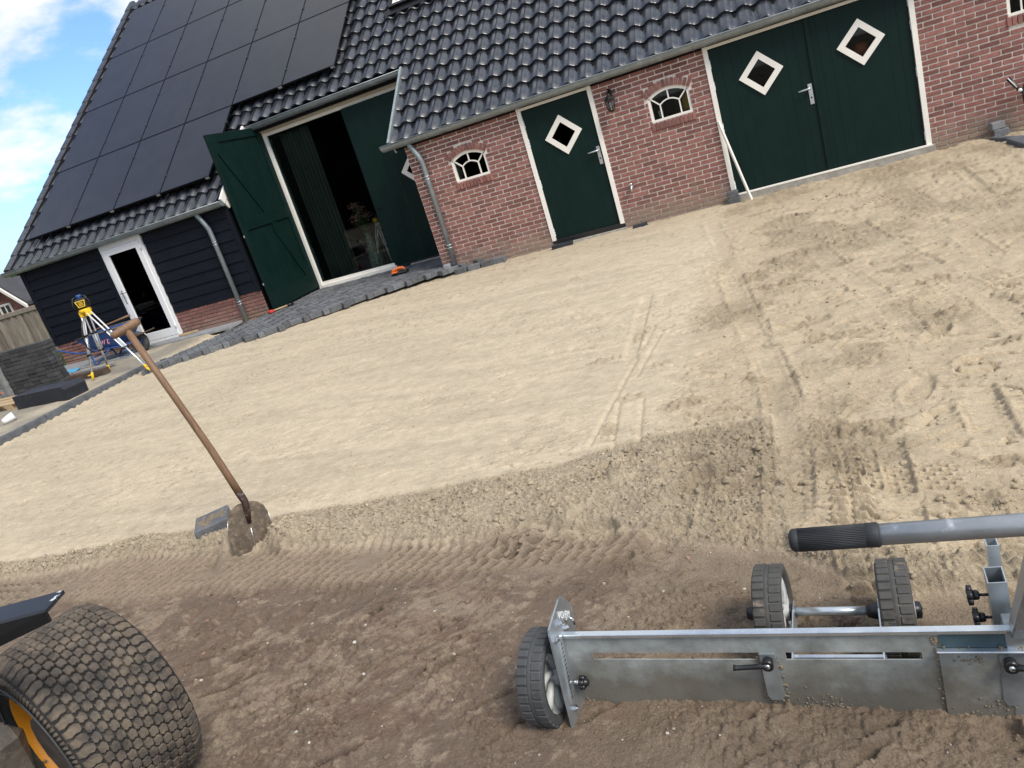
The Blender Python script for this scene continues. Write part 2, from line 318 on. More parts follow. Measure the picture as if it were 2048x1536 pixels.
class MB:
    def __init__(s):
        s.v = []; s.f = []; s.sm = []
    def add(s, vs, fs, smooth=False, M=None):
        o = len(s.v)
        s.v += [tuple(M @ Vector(p)) if M is not None else tuple(p) for p in vs]
        s.f += [tuple(i + o for i in f) for f in fs]
        s.sm += [smooth] * len(fs)
        return s
    def box(s, lo, hi, c=0.0, M=None):
        lo = [min(a, b) for a, b in zip(lo, hi)] if False else list(lo)
        hi = list(hi)
        for i in range(3):
            if lo[i] > hi[i]: lo[i], hi[i] = hi[i], lo[i]
        if c <= 0:
            x0, y0, z0 = lo; x1, y1, z1 = hi
            vs = [(x0,y0,z0),(x1,y0,z0),(x1,y1,z0),(x0,y1,z0),(x0,y0,z1),(x1,y0,z1),(x1,y1,z1),(x0,y1,z1)]
            return s.add(vs, [(0,3,2,1),(4,5,6,7),(0,1,5,4),(1,2,6,5),(2,3,7,6),(3,0,4,7)], M=M)
        c = min(c, *[(h - l) * 0.45 for l, h in zip(lo, hi)])
        vs = []; idx = {}
        for ix in (0, 1):
            for iy in (0, 1):
                for iz in (0, 1):
                    P = [(lo, hi)[k][a] for a, k in enumerate((ix, iy, iz))]
                    sg = [1 if k == 0 else -1 for k in (ix, iy, iz)]
                    for ax in range(3):     # vertex that lies on face 'ax'
                        q = [P[a] + (0 if a == ax else sg[a] * c) for a in range(3)]
                        idx[(ix, iy, iz, ax)] = len(vs); vs.append(tuple(q))
        fs = []
        for ax in range(3):
            b1, b2 = [a for a in range(3) if a != ax]
            for k in (0, 1):
                ring = []
                for (p, q) in ((0,0),(1,0),(1,1),(0,1)):
                    t = [0,0,0]; t[ax] = k; t[b1] = p; t[b2] = q
                    ring.append(idx[(*t, ax)])
                flip = (k == 0) ^ (ax == 1)
                fs.append(tuple(reversed(ring)) if flip else tuple(ring))
            for p in (0, 1):                 # edge chamfers running along ax
                for q in (0, 1):
                    t0 = [0,0,0]; t0[b1] = p; t0[b2] = q; t1 = list(t0); t1[ax] = 1
                    fs.append((idx[(*t0, b1)], idx[(*t1, b1)], idx[(*t1, b2)], idx[(*t0, b2)]))
        for ix in (0, 1):
            for iy in (0, 1):
                for iz in (0, 1):
                    fs.append(tuple(idx[(ix, iy, iz, a)] for a in range(3)))
        return s.add(vs, fs, M=M)
    def tube(s, pts, r, n=10, cap=True, smooth=True, M=None, closed=False):
        pts = [Vector(p) for p in pts]
        rs = list(r) if hasattr(r, '__len__') else [r] * len(pts)
        vs = []; fs = []
        m = len(pts)
        a, b, d = frame(pts[1] - pts[0])
        for i, p in enumerate(pts):
            if closed: t = (pts[(i + 1) % m] - pts[i - 1])
            elif i == 0: t = pts[1] - pts[0]
            elif i == m - 1: t = pts[-1] - pts[-2]
            else: t = (pts[i + 1] - pts[i]).normalized() + (pts[i] - pts[i - 1]).normalized()
            t = t.normalized()
            a = (a - t * a.dot(t)).normalized(); b = a.cross(t)
            for k in range(n):
                an = 2 * math.pi * k / n
                vs.append(p + (a * math.cos(an) + b * math.sin(an)) * rs[i])
        for i in range(m if closed else m - 1):
            j = (i + 1) % m
            for k in range(n):
                k2 = (k + 1) % n
                fs.append((i*n+k, j*n+k, j*n+k2, i*n+k2))
        s.add(vs, fs, smooth, M)
        if cap and not closed:
            o = len(s.v) - len(vs)
            s.f += [tuple(o + k for k in range(n)), tuple(o + (m-1)*n + k for k in reversed(range(n)))]
            s.sm += [False, False]
        return s
    def lathe(s, prof, c=(0,0,0), axis=(0,0,1), n=24, smooth=True, arc=(0, 2*math.pi), M=None):
        """prof: (radius, height along axis)"""
        a, b, d = frame(axis); c = Vector(c)
        full = abs(arc[1] - arc[0] - 2*math.pi) < 1e-6
        nn = n if full else n + 1
        vs = []
        for (r, h) in prof:
            for k in range(nn):
                an = arc[0] + (arc[1] - arc[0]) * k / n
                vs.append(c + d * h + (a * math.cos(an) + b * math.sin(an)) * r)
        fs = []
        for i in range(len(prof) - 1):
            for k in range(n):
                k2 = (k + 1) % nn
                fs.append((i*nn+k, i*nn+k2, (i+1)*nn+k2, (i+1)*nn+k))
        return s.add(vs, fs, smooth, M)
    def prism(s, poly, fn, d0, d1, smooth=False):
        """poly in 2-D, fn(p, q, depth) -> 3-D"""
        n = len(poly)
        vs = [fn(p, q, d0) for p, q in poly] + [fn(p, q, d1) for p, q in poly]
        fs = [tuple(range(n)), tuple(range(2*n-1, n-1, -1))]
        for i in range(n):
            j = (i + 1) % n
            fs.append((i, i + n, j + n, j))
        return s.add(vs, fs, smooth)
    def mesh(s, name, m, recalc=True):
        me = bpy.data.meshes.new(name)
        me.from_pydata([tuple(v) for v in s.v], [], s.f)
        me.polygons.foreach_set('use_smooth', s.sm)
        if recalc:
            bm = bmesh.new(); bm.from_mesh(me)
            bmesh.ops.recalc_face_normals(bm, faces=bm.faces)
            bm.to_mesh(me); bm.free()
        me.materials.append(MATS[m] if isinstance(m, str) else m)
        me.update()
        return me
    def obj(s, name, m, parent=None, loc=None, recalc=True):
        o = bpy.data.objects.new(name, s.mesh(name, m, recalc))
        COL.objects.link(o)
        if parent is not None: o.parent = parent
        if loc is not None: o.location = loc
        return o

def tag(o, label=None, cat=None, group=None, kind=None):
    if label: o['label'] = label
    if cat: o['category'] = cat
    if group: o['group'] = group
    if kind: o['kind'] = kind
    return o
def thing(name, label, cat, loc=(0,0,0), rz=0.0, group=None):
    o = bpy.data.objects.new(name, None); COL.objects.link(o)
    o.empty_display_size = 0.1
    o.location = loc; o.rotation_euler = (0, 0, rz)
    return tag(o, label, cat, group)
def inst(name, me, parent, M):
    o = bpy.data.objects.new(name, me); COL.objects.link(o)
    if parent is not None: o.parent = parent
    o.matrix_basis = M
    return o
def copy_tree(o, parent=None):
    c = o.copy(); COL.objects.link(c); c.parent = parent
    for ch in o.children: copy_tree(ch, c)
    return c
def text_mesh(txt, size, depth):
    cu = bpy.data.curves.new('t', 'FONT'); cu.body = txt; cu.size = size; cu.extrude = depth
    cu.align_x = 'CENTER'; cu.align_y = 'CENTER'; cu.resolution_u = 2
    o = bpy.data.objects.new('t', cu); COL.objects.link(o)
    dg = bpy.context.evaluated_depsgraph_get(); dg.update()
    me = bpy.data.meshes.new_from_object(o.evaluated_get(dg))
    bpy.data.objects.remove(o)
    return me

# ------------------------------------------------------------------ noise
def _h(ix, iy, seed):
    h = ix * np.uint32(374761393) + iy * np.uint32(668265263) + np.uint32((seed * 982451653) & 0xffffffff)
    h = (h ^ (h >> np.uint32(13))) * np.uint32(1274126177)
    return ((h ^ (h >> np.uint32(16))) & np.uint32(0xffff)).astype(np.float32) * np.float32(1 / 65535.0)
def vn(x, y, seed=0):
    ix = np.floor(x); iy = np.floor(y); fx = (x - ix).astype(np.float32); fy = (y - iy).astype(np.float32)
    ix = (ix.astype(np.int32) if np.ndim(ix) else np.int32(ix)).astype(np.uint32); iy = iy.astype(np.int32).astype(np.uint32); one = np.uint32(1)
    fx = fx*fx*fx*(fx*(fx*6-15)+10); fy = fy*fy*fy*(fy*(fy*6-15)+10)
    a = _h(ix, iy, seed); b = _h(ix+one, iy, seed); c = _h(ix, iy+one, seed); d = _h(ix+one, iy+one, seed)
    return (a*(1-fx)+b*fx)*(1-fy) + (c*(1-fx)+d*fx)*fy
def fbm(x, y, o=4, seed=0, g=0.5):
    t = 0; a = 1; n = 0
    for i in range(o):
        t = t + a * vn(x, y, seed + i * 17); n += a
        a *= g; x = x * 2.03 + 5.1; y = y * 2.03 + 1.7
    return t / n
def ss(a, b, x):
    t = np.clip((x - a) / (b - a), 0, 1)
    return t * t * (3 - 2 * t)

# ------------------------------------------------------------------ ground
YB1 = np.array([(-14,-7.95),(-5.55,-7.88),(-4.8,-7.87),(-4.22,-7.76),(-3.18,-7.73),(-2.49,-7.67),(-2.03,-7.64),(-1.73,-7.61),(-1.38,-7.55),(-1.1,-7.40),(-0.77,-7.37),(-0.26,-7.37),(-0.2,-8.5),(0.3,-8.7),(6,-8.8)])
YB2 = np.array([(-14,-8.15),(-5.32,-8.07),(-4.26,-7.97),(-3.46,-8.04),(-2.63,-8.11),(-1.96,-8.20),(-1.53,-8.25),(-0.91,-8.32),(-0.25,-8.55),(0.1,-8.85),(6,-9.0)])
YB3 = np.array([(-14,-8.35),(-5.0,-8.36),(-3.81,-8.44),(-2.91,-8.46),(-2.26,-8.49),(-1.44,-8.56),(-0.88,-8.52),(-0.2,-8.8),(0.1,-9.05),(6,-9.2)])
PAVE = [(-9.40,-2.42),(-9.09,-2.22),(-8.47,-1.88),(-7.67,-1.65),(-7.12,-1.33),(-6.60,-0.98),(-6.33,-0.70),(-5.96,-0.60),(-5.57,-0.30),(-5.1,-0.2),(-4.69,-0.12),(-4.30,-0.08),(-4.3,0.02),(-5.18,0.02),(-5.18,1.44),(-8.42,1.44),(-8.42,0.02),(-8.75,-0.02),(-8.9,-0.5),(-9.40,-1.9)]
def inpoly(x, y, poly):
    x = np.asarray(x, float); y = np.asarray(y, float)
    c = np.zeros(x.shape, bool); n = len(poly)
    for i in range(n):
        x0, y0 = poly[i]; x1, y1 = poly[i-1]
        k = ((y0 > y) != (y1 > y)) & (x < (x1 - x0) * (y - y0) / (y1 - y0 + 1e-12) + x0)
        c ^= k
    return c
def seg(x, y, pts):
    """distance from a polyline (signed), distance along it"""
    bd = np.full(x.shape, 1e9); al = np.zeros(x.shape); sg = np.ones(x.shape); acc = 0
    for (x0, y0), (x1, y1) in zip(pts[:-1], pts[1:]):
        dx, dy = x1 - x0, y1 - y0; L = math.hypot(dx, dy)
        t = ((x - x0) * dx + (y - y0) * dy) / L
        tc_ = np.clip(t, 0, L)
        ex = x - x0 - tc_ * dx / L; ey = y - y0 - tc_ * dy / L
        d = np.hypot(ex, ey)
        k = d < bd
        bd = np.where(k, d, bd); al = np.where(k, acc + tc_, al); sg = np.where(k, np.sign(ex * dy - ey * dx), sg)
        acc += L
    return bd, al, sg
# tyre tracks in the damp sand: path, half width, depth, lug pitch, lug height, inner smooth share
TRACKS = [
 ([(-0.62,-3.6),(-0.47,-5.0),(-0.29,-6.3),(-0.20,-7.1),(-0.18,-7.8),(-0.21,-8.6)], 0.10, 0.0160, 0.050, 0.0161, 0.45),
 ([(-0.9,-1.2),(-0.72,-2.6),(-0.62,-3.6)], 0.09, 0.0096, 0.05, 0.0069, 0.45),
 ([(0.10,-3.2),(0.28,-4.6),(0.50,-5.8),(0.60,-7.2)], 0.09, 0.0128, 0.048, 0.0115, 0.4),
 ([(0.45,-2.4),(0.70,-4.2),(1.0,-6.0),(1.15,-7.4)], 0.09, 0.0112, 0.048, 0.0115, 0.4),
 ([(1.95,-0.4),(1.78,-1.6),(1.72,-2.7),(1.66,-3.4),(1.62,-4.2)], 0.05, 0.0192, 0.05, 0.0069, 0.3),
 ([(2.7,-1.0),(2.2,-0.75),(1.95,-0.4),(1.0,-0.35)], 0.05, 0.0160, 0.05, 0.0069, 0.3),
 ([(0.66,-7.3),(0.62,-8.3),(0.66,-9.0)], 0.09, 0.0224, 0.05, 0.0138, 0.5),
 ([(-0.02,-7.45),(0.03,-7.8),(0.04,-8.15),(0.02,-8.5),(0.06,-9.0)], 0.085, 0.0064, 0.052, 0.0368, 0.0),
 ([(0.24,-7.75),(0.22,-8.3),(0.22,-8.9),(0.28,-9.6)], 0.055, 0.0192, 0.05, 0.0138, 0.5),
 ([(0.46,-8.15),(0.44,-8.6),(0.46,-9.0)], 0.11, 0.0128, 0.05, 0.0276, 0.0),
 ([(1.35,-3.0),(1.2,-4.2),(1.25,-5.4),(1.5,-6.8)], 0.08, 0.0096, 0.045, 0.0092, 0.3),
]
FOOT = [(0.65,-6.55,0.15,0.06,0.9,0.022),(0.43,-7.3,0.17,0.075,1.2,0.018),(0.45,-7.62,0.14,0.06,0.5,0.014),(-1.02,-7.69,0.13,0.055,0.7,0.030),
        (-0.70,-7.78,0.13,0.055,0.4,0.028),(1.40,-3.85,0.16,0.07,0.4,0.02),(0.87,-2.54,0.18,0.08,0.2,0.025),(0.02,-3.26,0.16,0.07,0.2,0.02),
        (0.48,-3.58,0.16,0.07,-0.2,0.022),(0.15,-1.9,0.2,0.08,0.1,0.02),(0.6,-1.5,0.2,0.09,0.3,0.025),(1.3,-2.0,0.2,0.09,-0.1,0.022),
        (-0.1,-4.3,0.15,0.06,0.3,0.015),(0.95,-4.7,0.16,0.07,0.5,0.016),(-0.36,-8.10,0.14,0.10,0.2,0.026),(-0.62,-8.02,0.12,0.05,0.6,0.03),
        (-1.05,-8.28,0.12,0.07,0.1,0.03),(-0.72,-8.38,0.13,0.08,0.5,0.03),(0.2,-5.4,0.14,0.06,0.8,0.012),(-0.1,-5.9,0.14,0.06,0.3,0.012),
        (-0.6,-5.6,0.13,0.055,0.4,0.010),(0.75,-5.5,0.13,0.055,0.2,0.012),(1.6,-1.2,0.2,0.09,0.3,0.02),(0.3,-0.8,0.2,0.08,0.2,0.018)]
SCUFF = [(rng.uniform(-0.9, 2.3), rng.uniform(-8.6, -0.6), rng.uniform(0.05, 0.16), rng.uniform(0.02, 0.05), rng.uniform(-0.5, 0.9), rng.uniform(0.010, 0.024)) for _ in range(95)]
SCUFF += [(rng.uniform(-6.5, -1.0), rng.uniform(-7.4, -1.0), rng.uniform(0.05, 0.20), rng.uniform(0.015, 0.03), rng.uniform(0.0, 0.6), rng.uniform(0.006, 0.013)) for _ in range(60)]
CRUMBLE = [(rng.uniform(-0.8, 2.2), rng.uniform(-8.5, -0.7), rng.uniform(0.10, 0.26), rng.uniform(0.05, 0.11), rng.uniform(-0.2, 0.5)) for _ in range(44)]
CRUMBLE += [(-1.22,-5.45,0.10,0.16,0),(-1.40,-5.9,0.2,0.05,0.1),(-1.08,-6.75,0.12,0.08,0.5),(-1.16,-7.2,0.06,0.14,0),(-0.95,-6.2,0.1,0.07,0.3),(-1.0,-5.1,0.1,0.06,0.2)]
CRACKS = [(-2.66,-9.26,-2.32,-8.98,0.03),(-1.86,-9.13,-1.68,-9.01,0.03),(-1.57,-9.13,-1.36,-8.90,0.03),(-2.9,-9.05,-2.45,-8.86,0.02),(-2.75,-9.12,-2.40,-8.93,0.025),(-2.5,-9.38,-2.28,-9.22,0.02)]
for _ in range(26):
    x_, y_, l_, a_ = rng.uniform(-2.9, 0.5), rng.uniform(-9.75, -8.75), rng.uniform(0.10, 0.40), rng.uniform(0.45, 0.85)
    CRACKS.append((x_, y_, x_ + l_ * math.cos(a_), y_ + l_ * math.sin(a_), rng.uniform(0.010, 0.024)))
def ground(x, y):
    """height and soil colour of the yard at x, y"""
    b1 = np.interp(x, YB1[:,0], YB1[:,1]) + 0.05 * (fbm(x*3, y*0+1, 3, 5) - 0.5)
    b2 = np.interp(x, YB2[:,0], YB2[:,1]) + 0.10 * (fbm(x*4, y*0+3, 3, 6) - 0.5)
    b3 = np.interp(x, YB3[:,0], YB3[:,1]) + 0.12 * (fbm(x*3.4, y*0+9, 3, 7) - 0.5)
    right = ss(-1.0, -0.55, x + 0.25 * (fbm(x*2, y*2, 3, 11) - 0.5))
    left = ss(-9.62, -9.72, x)
    n_big = fbm(x*0.7, y*0.7, 3, 1) - 0.5
    # smooth screeded bed
    crum = np.zeros_like(x); crk2 = np.zeros_like(x)
    z = -0.088 + 0.02 * n_big + 0.035 * ss(-5, -9, x) * ss(-4, -1, y)
    xr = x + 0.25 * (fbm(x*0.5, y*0.5, 2, 2) - 0.5)
    streak = fbm(x*1.1, y*10 + 0.8*xr, 4, 21) - 0.5
    rid = 1 - np.abs(2 * fbm(x*1.6, y*7, 4, 23) - 1)
    crk = ss(0.965, 0.995, rid) * ss(0.55, 0.72, fbm(x*0.9, y*1.4, 2, 25))
    near = ss(b1 - 0.04, b1 + 0.05, y)
    z = z + near * (0.006 * streak + 0.012 * (fbm(x*11, y*26, 4, 27, 0.6) - 0.5) * (0.4 + fbm(x*1.5, y*2, 2, 26))) - near * 0.016 * crk * (1 - 0.5*right)
    drag = 1 - np.abs(2 * fbm(x*3.2 + 7, y*16 - x*3.5, 4, 28) - 1)
    z = z - near * 0.013 * ss(0.945, 0.99, drag) * ss(0.50, 0.64, fbm(x*1.3 + 4, y*1.5, 2, 29))
    # damp churned sand on the right
    patch = ss(0.46, 0.66, fbm(x*1.7, y*1.3, 3, 31))
    lump = np.abs(2 * fbm(x*17, y*17, 4, 33, 0.6) - 1)
    z = z + right * near * (0.030 * (fbm(x*3.2, y*3.2, 3, 35) - 0.5) + (0.25 + patch) * (0.030 * lump - 0.010))
    for (fx, fy, la, lb, an, h_) in SCUFF:      # heel and shovel edges
        m = (np.abs(x - fx) < 0.3) & (np.abs(y - fy) < 0.3)
        if not m.any(): continue
        dx, dy = x[m] - fx, y[m] - fy; c, s_ = math.cos(an), math.sin(an)
        p_ = (dx * c + dy * s_) / la; q_ = (-dx * s_ + dy * c) / lb + 0.5 * p_ * p_ + 0.5 * (fbm(x[m]*14, y[m]*14, 2, 68) - 0.5)
        e = ss(1, 0.6, np.abs(p_))
        z[m] = z[m] + h_ * e * (ss(-0.15, 0.0, q_) * ss(1.0, 0.0, q_)) - 0.6 * h_ * e * ss(-1.0, -0.1, q_) * ss(0.0, -0.12, q_)
    for (fx, fy, la, lb, an) in CRUMBLE:      # crumbly dark patches
        m = (np.abs(x - fx) < 0.45) & (np.abs(y - fy) < 0.45)
        if not m.any(): continue
        dx, dy = x[m] - fx, y[m] - fy; c, s_ = math.cos(an), math.sin(an)
        e = ss(1.0, 0.6, np.hypot((dx * c + dy * s_) / la, (-dx * s_ + dy * c) / lb) + 0.7 * (fbm(x[m]*7, y[m]*7, 3, 70) - 0.5))
        z[m] = z[m] + e * (0.045 * lump[m] - 0.006); crum[m] = np.maximum(crum[m], e)
    st2 = 1 - np.abs(2 * fbm(x*2.2 + y*0.3, y*5.5, 4, 37) - 1)
    z = z - right * near * 0.030 * ss(0.93, 0.985, st2) * ss(0.38, 0.55, fbm(x*1.2, y*1.2, 2, 39))
    # loose spoil between the bed and the wheel track
    lz = (1 - near) * ss(b2 - 0.03, b2 + 0.03, y)
    bill = np.abs(2 * fbm(x*36, y*36, 4, 41, 0.68) - 1)
    hump = np.clip((b1 - y) / np.maximum(b1 - b2, 0.05), 0, 1)
    z = z + lz * (0.035 * np.sin(np.pi * hump) + 0.042 * (bill - 0.3) * (0.4 + 1.0 * fbm(x*3, y*3, 2, 43)) + 0.04 * (fbm(x*5, y*5, 3, 45) - 0.5))
    # lower ground: packed wheel track, then scraped brown earth
    lo = 1 - ss(b2 - 0.08, b2 + 0.06, y)
    z = z + lo * (-0.052 + 0.01 * n_big)
    tr = lo * ss(b3 - 0.05, b3 + 0.05, y) * ss(-0.55, -0.95, x)
    u = x * 1.0 + 0.10 * np.sin(y * 3); v = (y - b3) / np.maximum(b2 - b3, 0.1)
    v_m = y - np.interp(x, YB3[:,0], YB3[:,1])
    row = v_m / 0.070; ri = np.floor(row); rf = row - ri
    cu_ = (x - v_m * 0.75 + 0.028 * ri + 0.012 * (fbm(x*8, y*8, 2, 47) - 0.5)) / 0.066; cf = cu_ - np.floor(cu_)
    ridge = np.maximum(ss(0.30, 0.12, np.minimum(cf, 1 - cf)), 0.8 * ss(0.20, 0.08, np.minimum(rf, 1 - rf)))
    tmask = tr * ss(0.28, 0.48, fbm(x*2.2, y*2.2, 3, 49))
    z = z + tmask * (0.044 * ridge - 0.022)
    lug = ss(-0.06, 0.0, y - b2) * ss(0.06, 0.0, y - b2) * ss(-0.7, -1.1, x)
    z = z + lug * 0.020 * ss(0.35, 0.6, fbm(x*3, y*3, 2, 44)) * ss(0.35, 0.12, np.abs(((x - 0.3*(y-b2)) / 0.062) % 1 - 0.5))
    ea = lo * (1 - ss(b3 - 0.04, b3 + 0.06, y))
    a = 0.70
    p = x * math.cos(a) + y * math.sin(a); q = -x * math.sin(a) + y * math.cos(a)
    sc = 1 - np.abs(2 * fbm(p*1.5, q*8 + 0.5*fbm(p*3, q*3, 2, 52), 5, 51, 0.55) - 1)
    msk = ss(0.42, 0.62, fbm(p*1.1, q*2.2, 2, 53))
    plate = fbm(p*3, q*13, 3, 55)
    ea_z = -0.004 - 0.030 * ss(0.94, 0.985, sc) * msk + 0.034 * np.floor(plate * 6) / 6 * msk + 0.034 * (fbm(x*2.5, y*2.5, 3, 57) - 0.5) \
           + 0.024 * np.abs(2 * fbm(x*24, y*24, 4, 59, 0.62) - 1) * (0.25 + ss(0.45, 0.65, fbm(x*3.5, y*3.5, 2, 61)))
    lg = ss(0.2, 0.05, np.abs((p / 0.06) % 1 - 0.5)) * ss(0.06, 0.0, np.abs(q - np.round((q - 0.1) / 0.45) * 0.45 - 0.1))
    ea_z = ea_z + 0.008 * lg * ss(0.5, 0.62, fbm(x*1.3, y*1.3, 2, 63))
    z = z + ea * ea_z
    for (x0, y0, x1, y1, dp) in CRACKS:       # torn edges along the scrape marks
        m = (x > min(x0, x1) - 0.1) & (x < max(x0, x1) + 0.1) & (y > min(y0, y1) - 0.1) & (y < max(y0, y1) + 0.1)
        if not m.any(): continue
        d, al, sg = seg(x[m], y[m], [(x0, y0), (x1, y1)])
        L_ = math.hypot(x1 - x0, y1 - y0)
        d = d * sg + 0.05 * (fbm(x[m]*13, y[m]*13, 3, 58) - 0.5)
        e = ss(0, 0.05, al) * ss(L_, L_ - 0.05, al) * ss(0.3, 0.5, fbm(x[m]*6, y[m]*6, 2, 60))
        z[m] = z[m] - dp * e * ss(0.022, 0.004, np.abs(d)) + 0.5 * dp * e * ss(0.0, 0.012, d) * ss(0.06, 0.02, d)
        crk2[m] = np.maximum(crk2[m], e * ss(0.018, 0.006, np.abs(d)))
    # row of pocks left by bucket teeth
    for (px, py) in ((-3.36,-8.70),(-3.16,-8.64),(-2.90,-8.69),(-2.64,-8.76),(-2.42,-8.72)):
        d = np.hypot((x - px) / 0.055, (y - py) / 0.12)
        z = z - 0.030 * ss(1.1, 0.5, d) + 0.030 * ss(1.6, 1.0, d) * ss(0.6, 1.0, d) * lump
    # individual wheel tracks
    tdry = np.zeros_like(x)
    for pts, hw, dep, pit, lh, sm in TRACKS:
        d, al, sg = seg(x, y, pts)
        L = sum(math.hypot(x1-x0, y1-y0) for (x0,y0),(x1,y1) in zip(pts[:-1], pts[1:]))
        endf = ss(0, 0.15, al) * ss(L, L - 0.2, al)
        k = ss(hw, hw * 0.82, d) * endf
        keep = ss(0.36, 0.56, fbm(x*2.6 + hw*50, y*2.6, 3, 65))
        k = k * (0.12 + 0.88 * keep)
        lugs = ss(0.30, 0.10, np.abs(((al + 0.35 * d * sg) / pit + 0.25 * (fbm(x*9, y*9, 2, 66) - 0.5)) % 1 - 0.5)) * ss(hw * sm, hw * (sm + 0.15), d)
        flat = z * (1 - 0.6 * k) + 0.6 * k * (-0.088 - 0.05 * lo)
        z = flat - k * dep + k * lh * lugs * (0.6 + 0.8 * lump)
        z = z + ss(hw * 1.5, hw * 1.05, d) * ss(hw * 0.9, hw * 1.1, d) * endf * dep * (0.2 + 1.4 * lump) * keep
        if sm > 0.3: tdry = np.maximum(tdry, k)
    # block-tread print and boot prints
    bk = ss(0.05, 0.10, x) * ss(0.46, 0.40, x) * ss(-8.24, -8.19, y + 0.25*(x-0.1)) * ss(-7.99, -8.04, y + 0.25*(x-0.1))
    yy = (y + 0.25 * (x - 0.1)) / 0.034; ii = np.floor(yy); xx = (x + 0.5 * 0.055 * (ii % 2)) / 0.055
    br = np.maximum(ss(0.3, 0.1, np.abs(yy - ii - 0.5) * -1 + 0.5), ss(0.18, 0.06, np.minimum(xx % 1, 1 - xx % 1)))
    z = z + bk * (0.030 * br - 0.022)
    for (fx, fy, la, lb, an, dp) in FOOT:
        m = (np.abs(x - fx) < 0.4) & (np.abs(y - fy) < 0.4)
        if not m.any(): continue
        dx, dy = x[m] - fx, y[m] - fy
        c, s_ = math.cos(an), math.sin(an)
        e = np.hypot((dx * c + dy * s_) / la, (-dx * s_ + dy * c) / lb) + 0.3 * (fbm(x[m]*9, y[m]*9, 2, 67) - 0.5)
        dp *= 1.15
        z[m] = z[m] - dp * ss(1.05, 0.75, e) + dp * 0.7 * ss(1.6, 1.05, e) * ss(0.85, 1.1, e) * (0.3 + lump[m])
    # lumps thrown beside the dug hole
    for (fx, fy, r, hgt) in ((-1.40,-8.28,0.13,0.055),(-1.22,-8.16,0.09,0.04),(-1.0,-7.82,0.09,0.04),(-0.55,-7.9,0.1,0.03),(-3.3,-8.00,0.16,0.04),(-3.30,-8.12,0.12,0.03),(-2.95,-8.02,0.14,0.05),(-1.55,-8.34,0.1,0.03)):
        d = np.hypot(x - fx, y - fy) / r + 0.5 * (fbm(x*11, y*11, 3, 69) - 0.5)
        z = z + hgt * ss(1.0, 0.45, d)
    # screeding: square corner of the bed, board print, trowel lines
    e1 = ss(-1.0, -0.9, x) * ss(-0.235, -0.26, x) * ss(0.02, 0.0, np.abs(y + 7.385 - 0.05*(x+0.6)))
    z = z + 0.022 * e1
    dug = ss(-0.75, -0.6, x) * ss(-0.24, -0.28, x) * ss(-8.25, -8.05, y) * ss(-7.40, -7.46, y)
    z = z - dug * 0.018 + dug * 0.030 * lump
    d, al, sg = seg(x, y, [(-1.32,-4.26),(-1.23,-5.95)])
    grv = ss(0.055, 0.045, d) * ss(0, 0.05, al) * ss(0.25, 0.4, fbm(x*3, y*4, 2, 71))
    z = z - 0.016 * grv + 0.012 * ss(0.05, 0.065, d) * ss(0.14, 0.07, d) * lump
    for pts in ([(-1.13,-5.28),(-1.25,-7.38)], [(-1.05,-5.4),(-1.12,-6.4)], [(-1.17,-6.8),(-1.1,-7.5)], [(-1.02,-6.8),(-0.95,-7.5)]):
        d, al, sg = seg(x, y, pts)
        z = z - 0.009 * ss(0.016, 0.006, d) + 0.008 * ss(0.014, 0.03, d) * ss(0.06, 0.03, d) * lump
    for pts in ([(-3.7,-7.50),(-2.5,-7.56)], [(-3.6,-7.60),(-2.6,-7.63)]):
        d, al, sg = seg(x, y, pts)
        z = z + 0.005 * ss(0.045, 0.03, d) * ss(0.3, 0.1, np.abs(((al + d*sg) / 0.035) % 1 - 0.5))
    for (x0, y0, x1, y1) in ((-0.35,-4.97,0.55,-4.72),(0.0,-4.96,0.13,-4.93),(-2.6,-6.0,-2.2,-5.75),(-3.1,-6.4,-2.75,-6.2),(-1.9,-4.2,-1.5,-4.05),(-4.2,-6.4,-3.7,-6.2),(-5.4,-7.55,-4.5,-7.45)):
        d, al, sg = seg(x, y, [(x0, y0), (x1, y1)])
        z = z - 0.014 * ss(0.022, 0.008, d + 0.02 * fbm(x*12, y*12, 2, 73))
    # left of the kerb the ground is higher; bedding below the paving
    z = z * (1 - left) + left * (0.005 + 0.03 * (fbm(x*3, y*3, 3, 75) - 0.5))
    pv = inpoly(x, y, PAVE)
    z = np.where(pv, np.minimum(z, -0.06), z)
    # ---- soil colour
    dry = np.array([0.500, 0.420, 0.300]); damp = np.array([0.440, 0.356, 0.242]); spoil = np.array([0.475, 0.394, 0.280])
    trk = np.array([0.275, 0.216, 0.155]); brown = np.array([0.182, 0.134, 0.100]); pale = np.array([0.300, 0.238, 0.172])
    c = np.ones(x.shape + (3,)) * dry
    tone = ss(0.42, 0.62, fbm(x*0.8, y*3.5 + 0.5*xr, 4, 81))
    def mix(c, k, col): return c * (1 - k[..., None]) + k[..., None] * col
    c = mix(c, 0.28 * tone + 0.22 * ss(0.03, -0.2, streak), np.array([0.37, 0.312, 0.222]))
    c = mix(c, 0.5 * near * ss(0.945, 0.99, drag) * ss(0.50, 0.64, fbm(x*1.3 + 4, y*1.5, 2, 29)), np.array([0.25, 0.205, 0.145]))
    c = mix(c, right * (0.75 + 0.35 * (fbm(x*2, y*2, 3, 83) - 0.5)), damp)
    c = mix(c, right * 0.32 * patch, np.array([0.27, 0.212, 0.138]))
    c = mix(c, 0.12 * tdry * right, dry)
    c = mix(c, 0.45 * crum, np.array([0.25, 0.197, 0.130]))
    wp = ss(0.3, 0.55, fbm(x*1.5 - 3, y*1.5, 3, 85)) * ss(-1.9, -1.0, x) * ss(-0.6, -0.95, x) * ss(-7.2, -5, y)
    c = mix(c, 0.5 * wp, dry * 1.05)
    c = mix(c, lz * (0.8 - 0.35 * right), spoil)
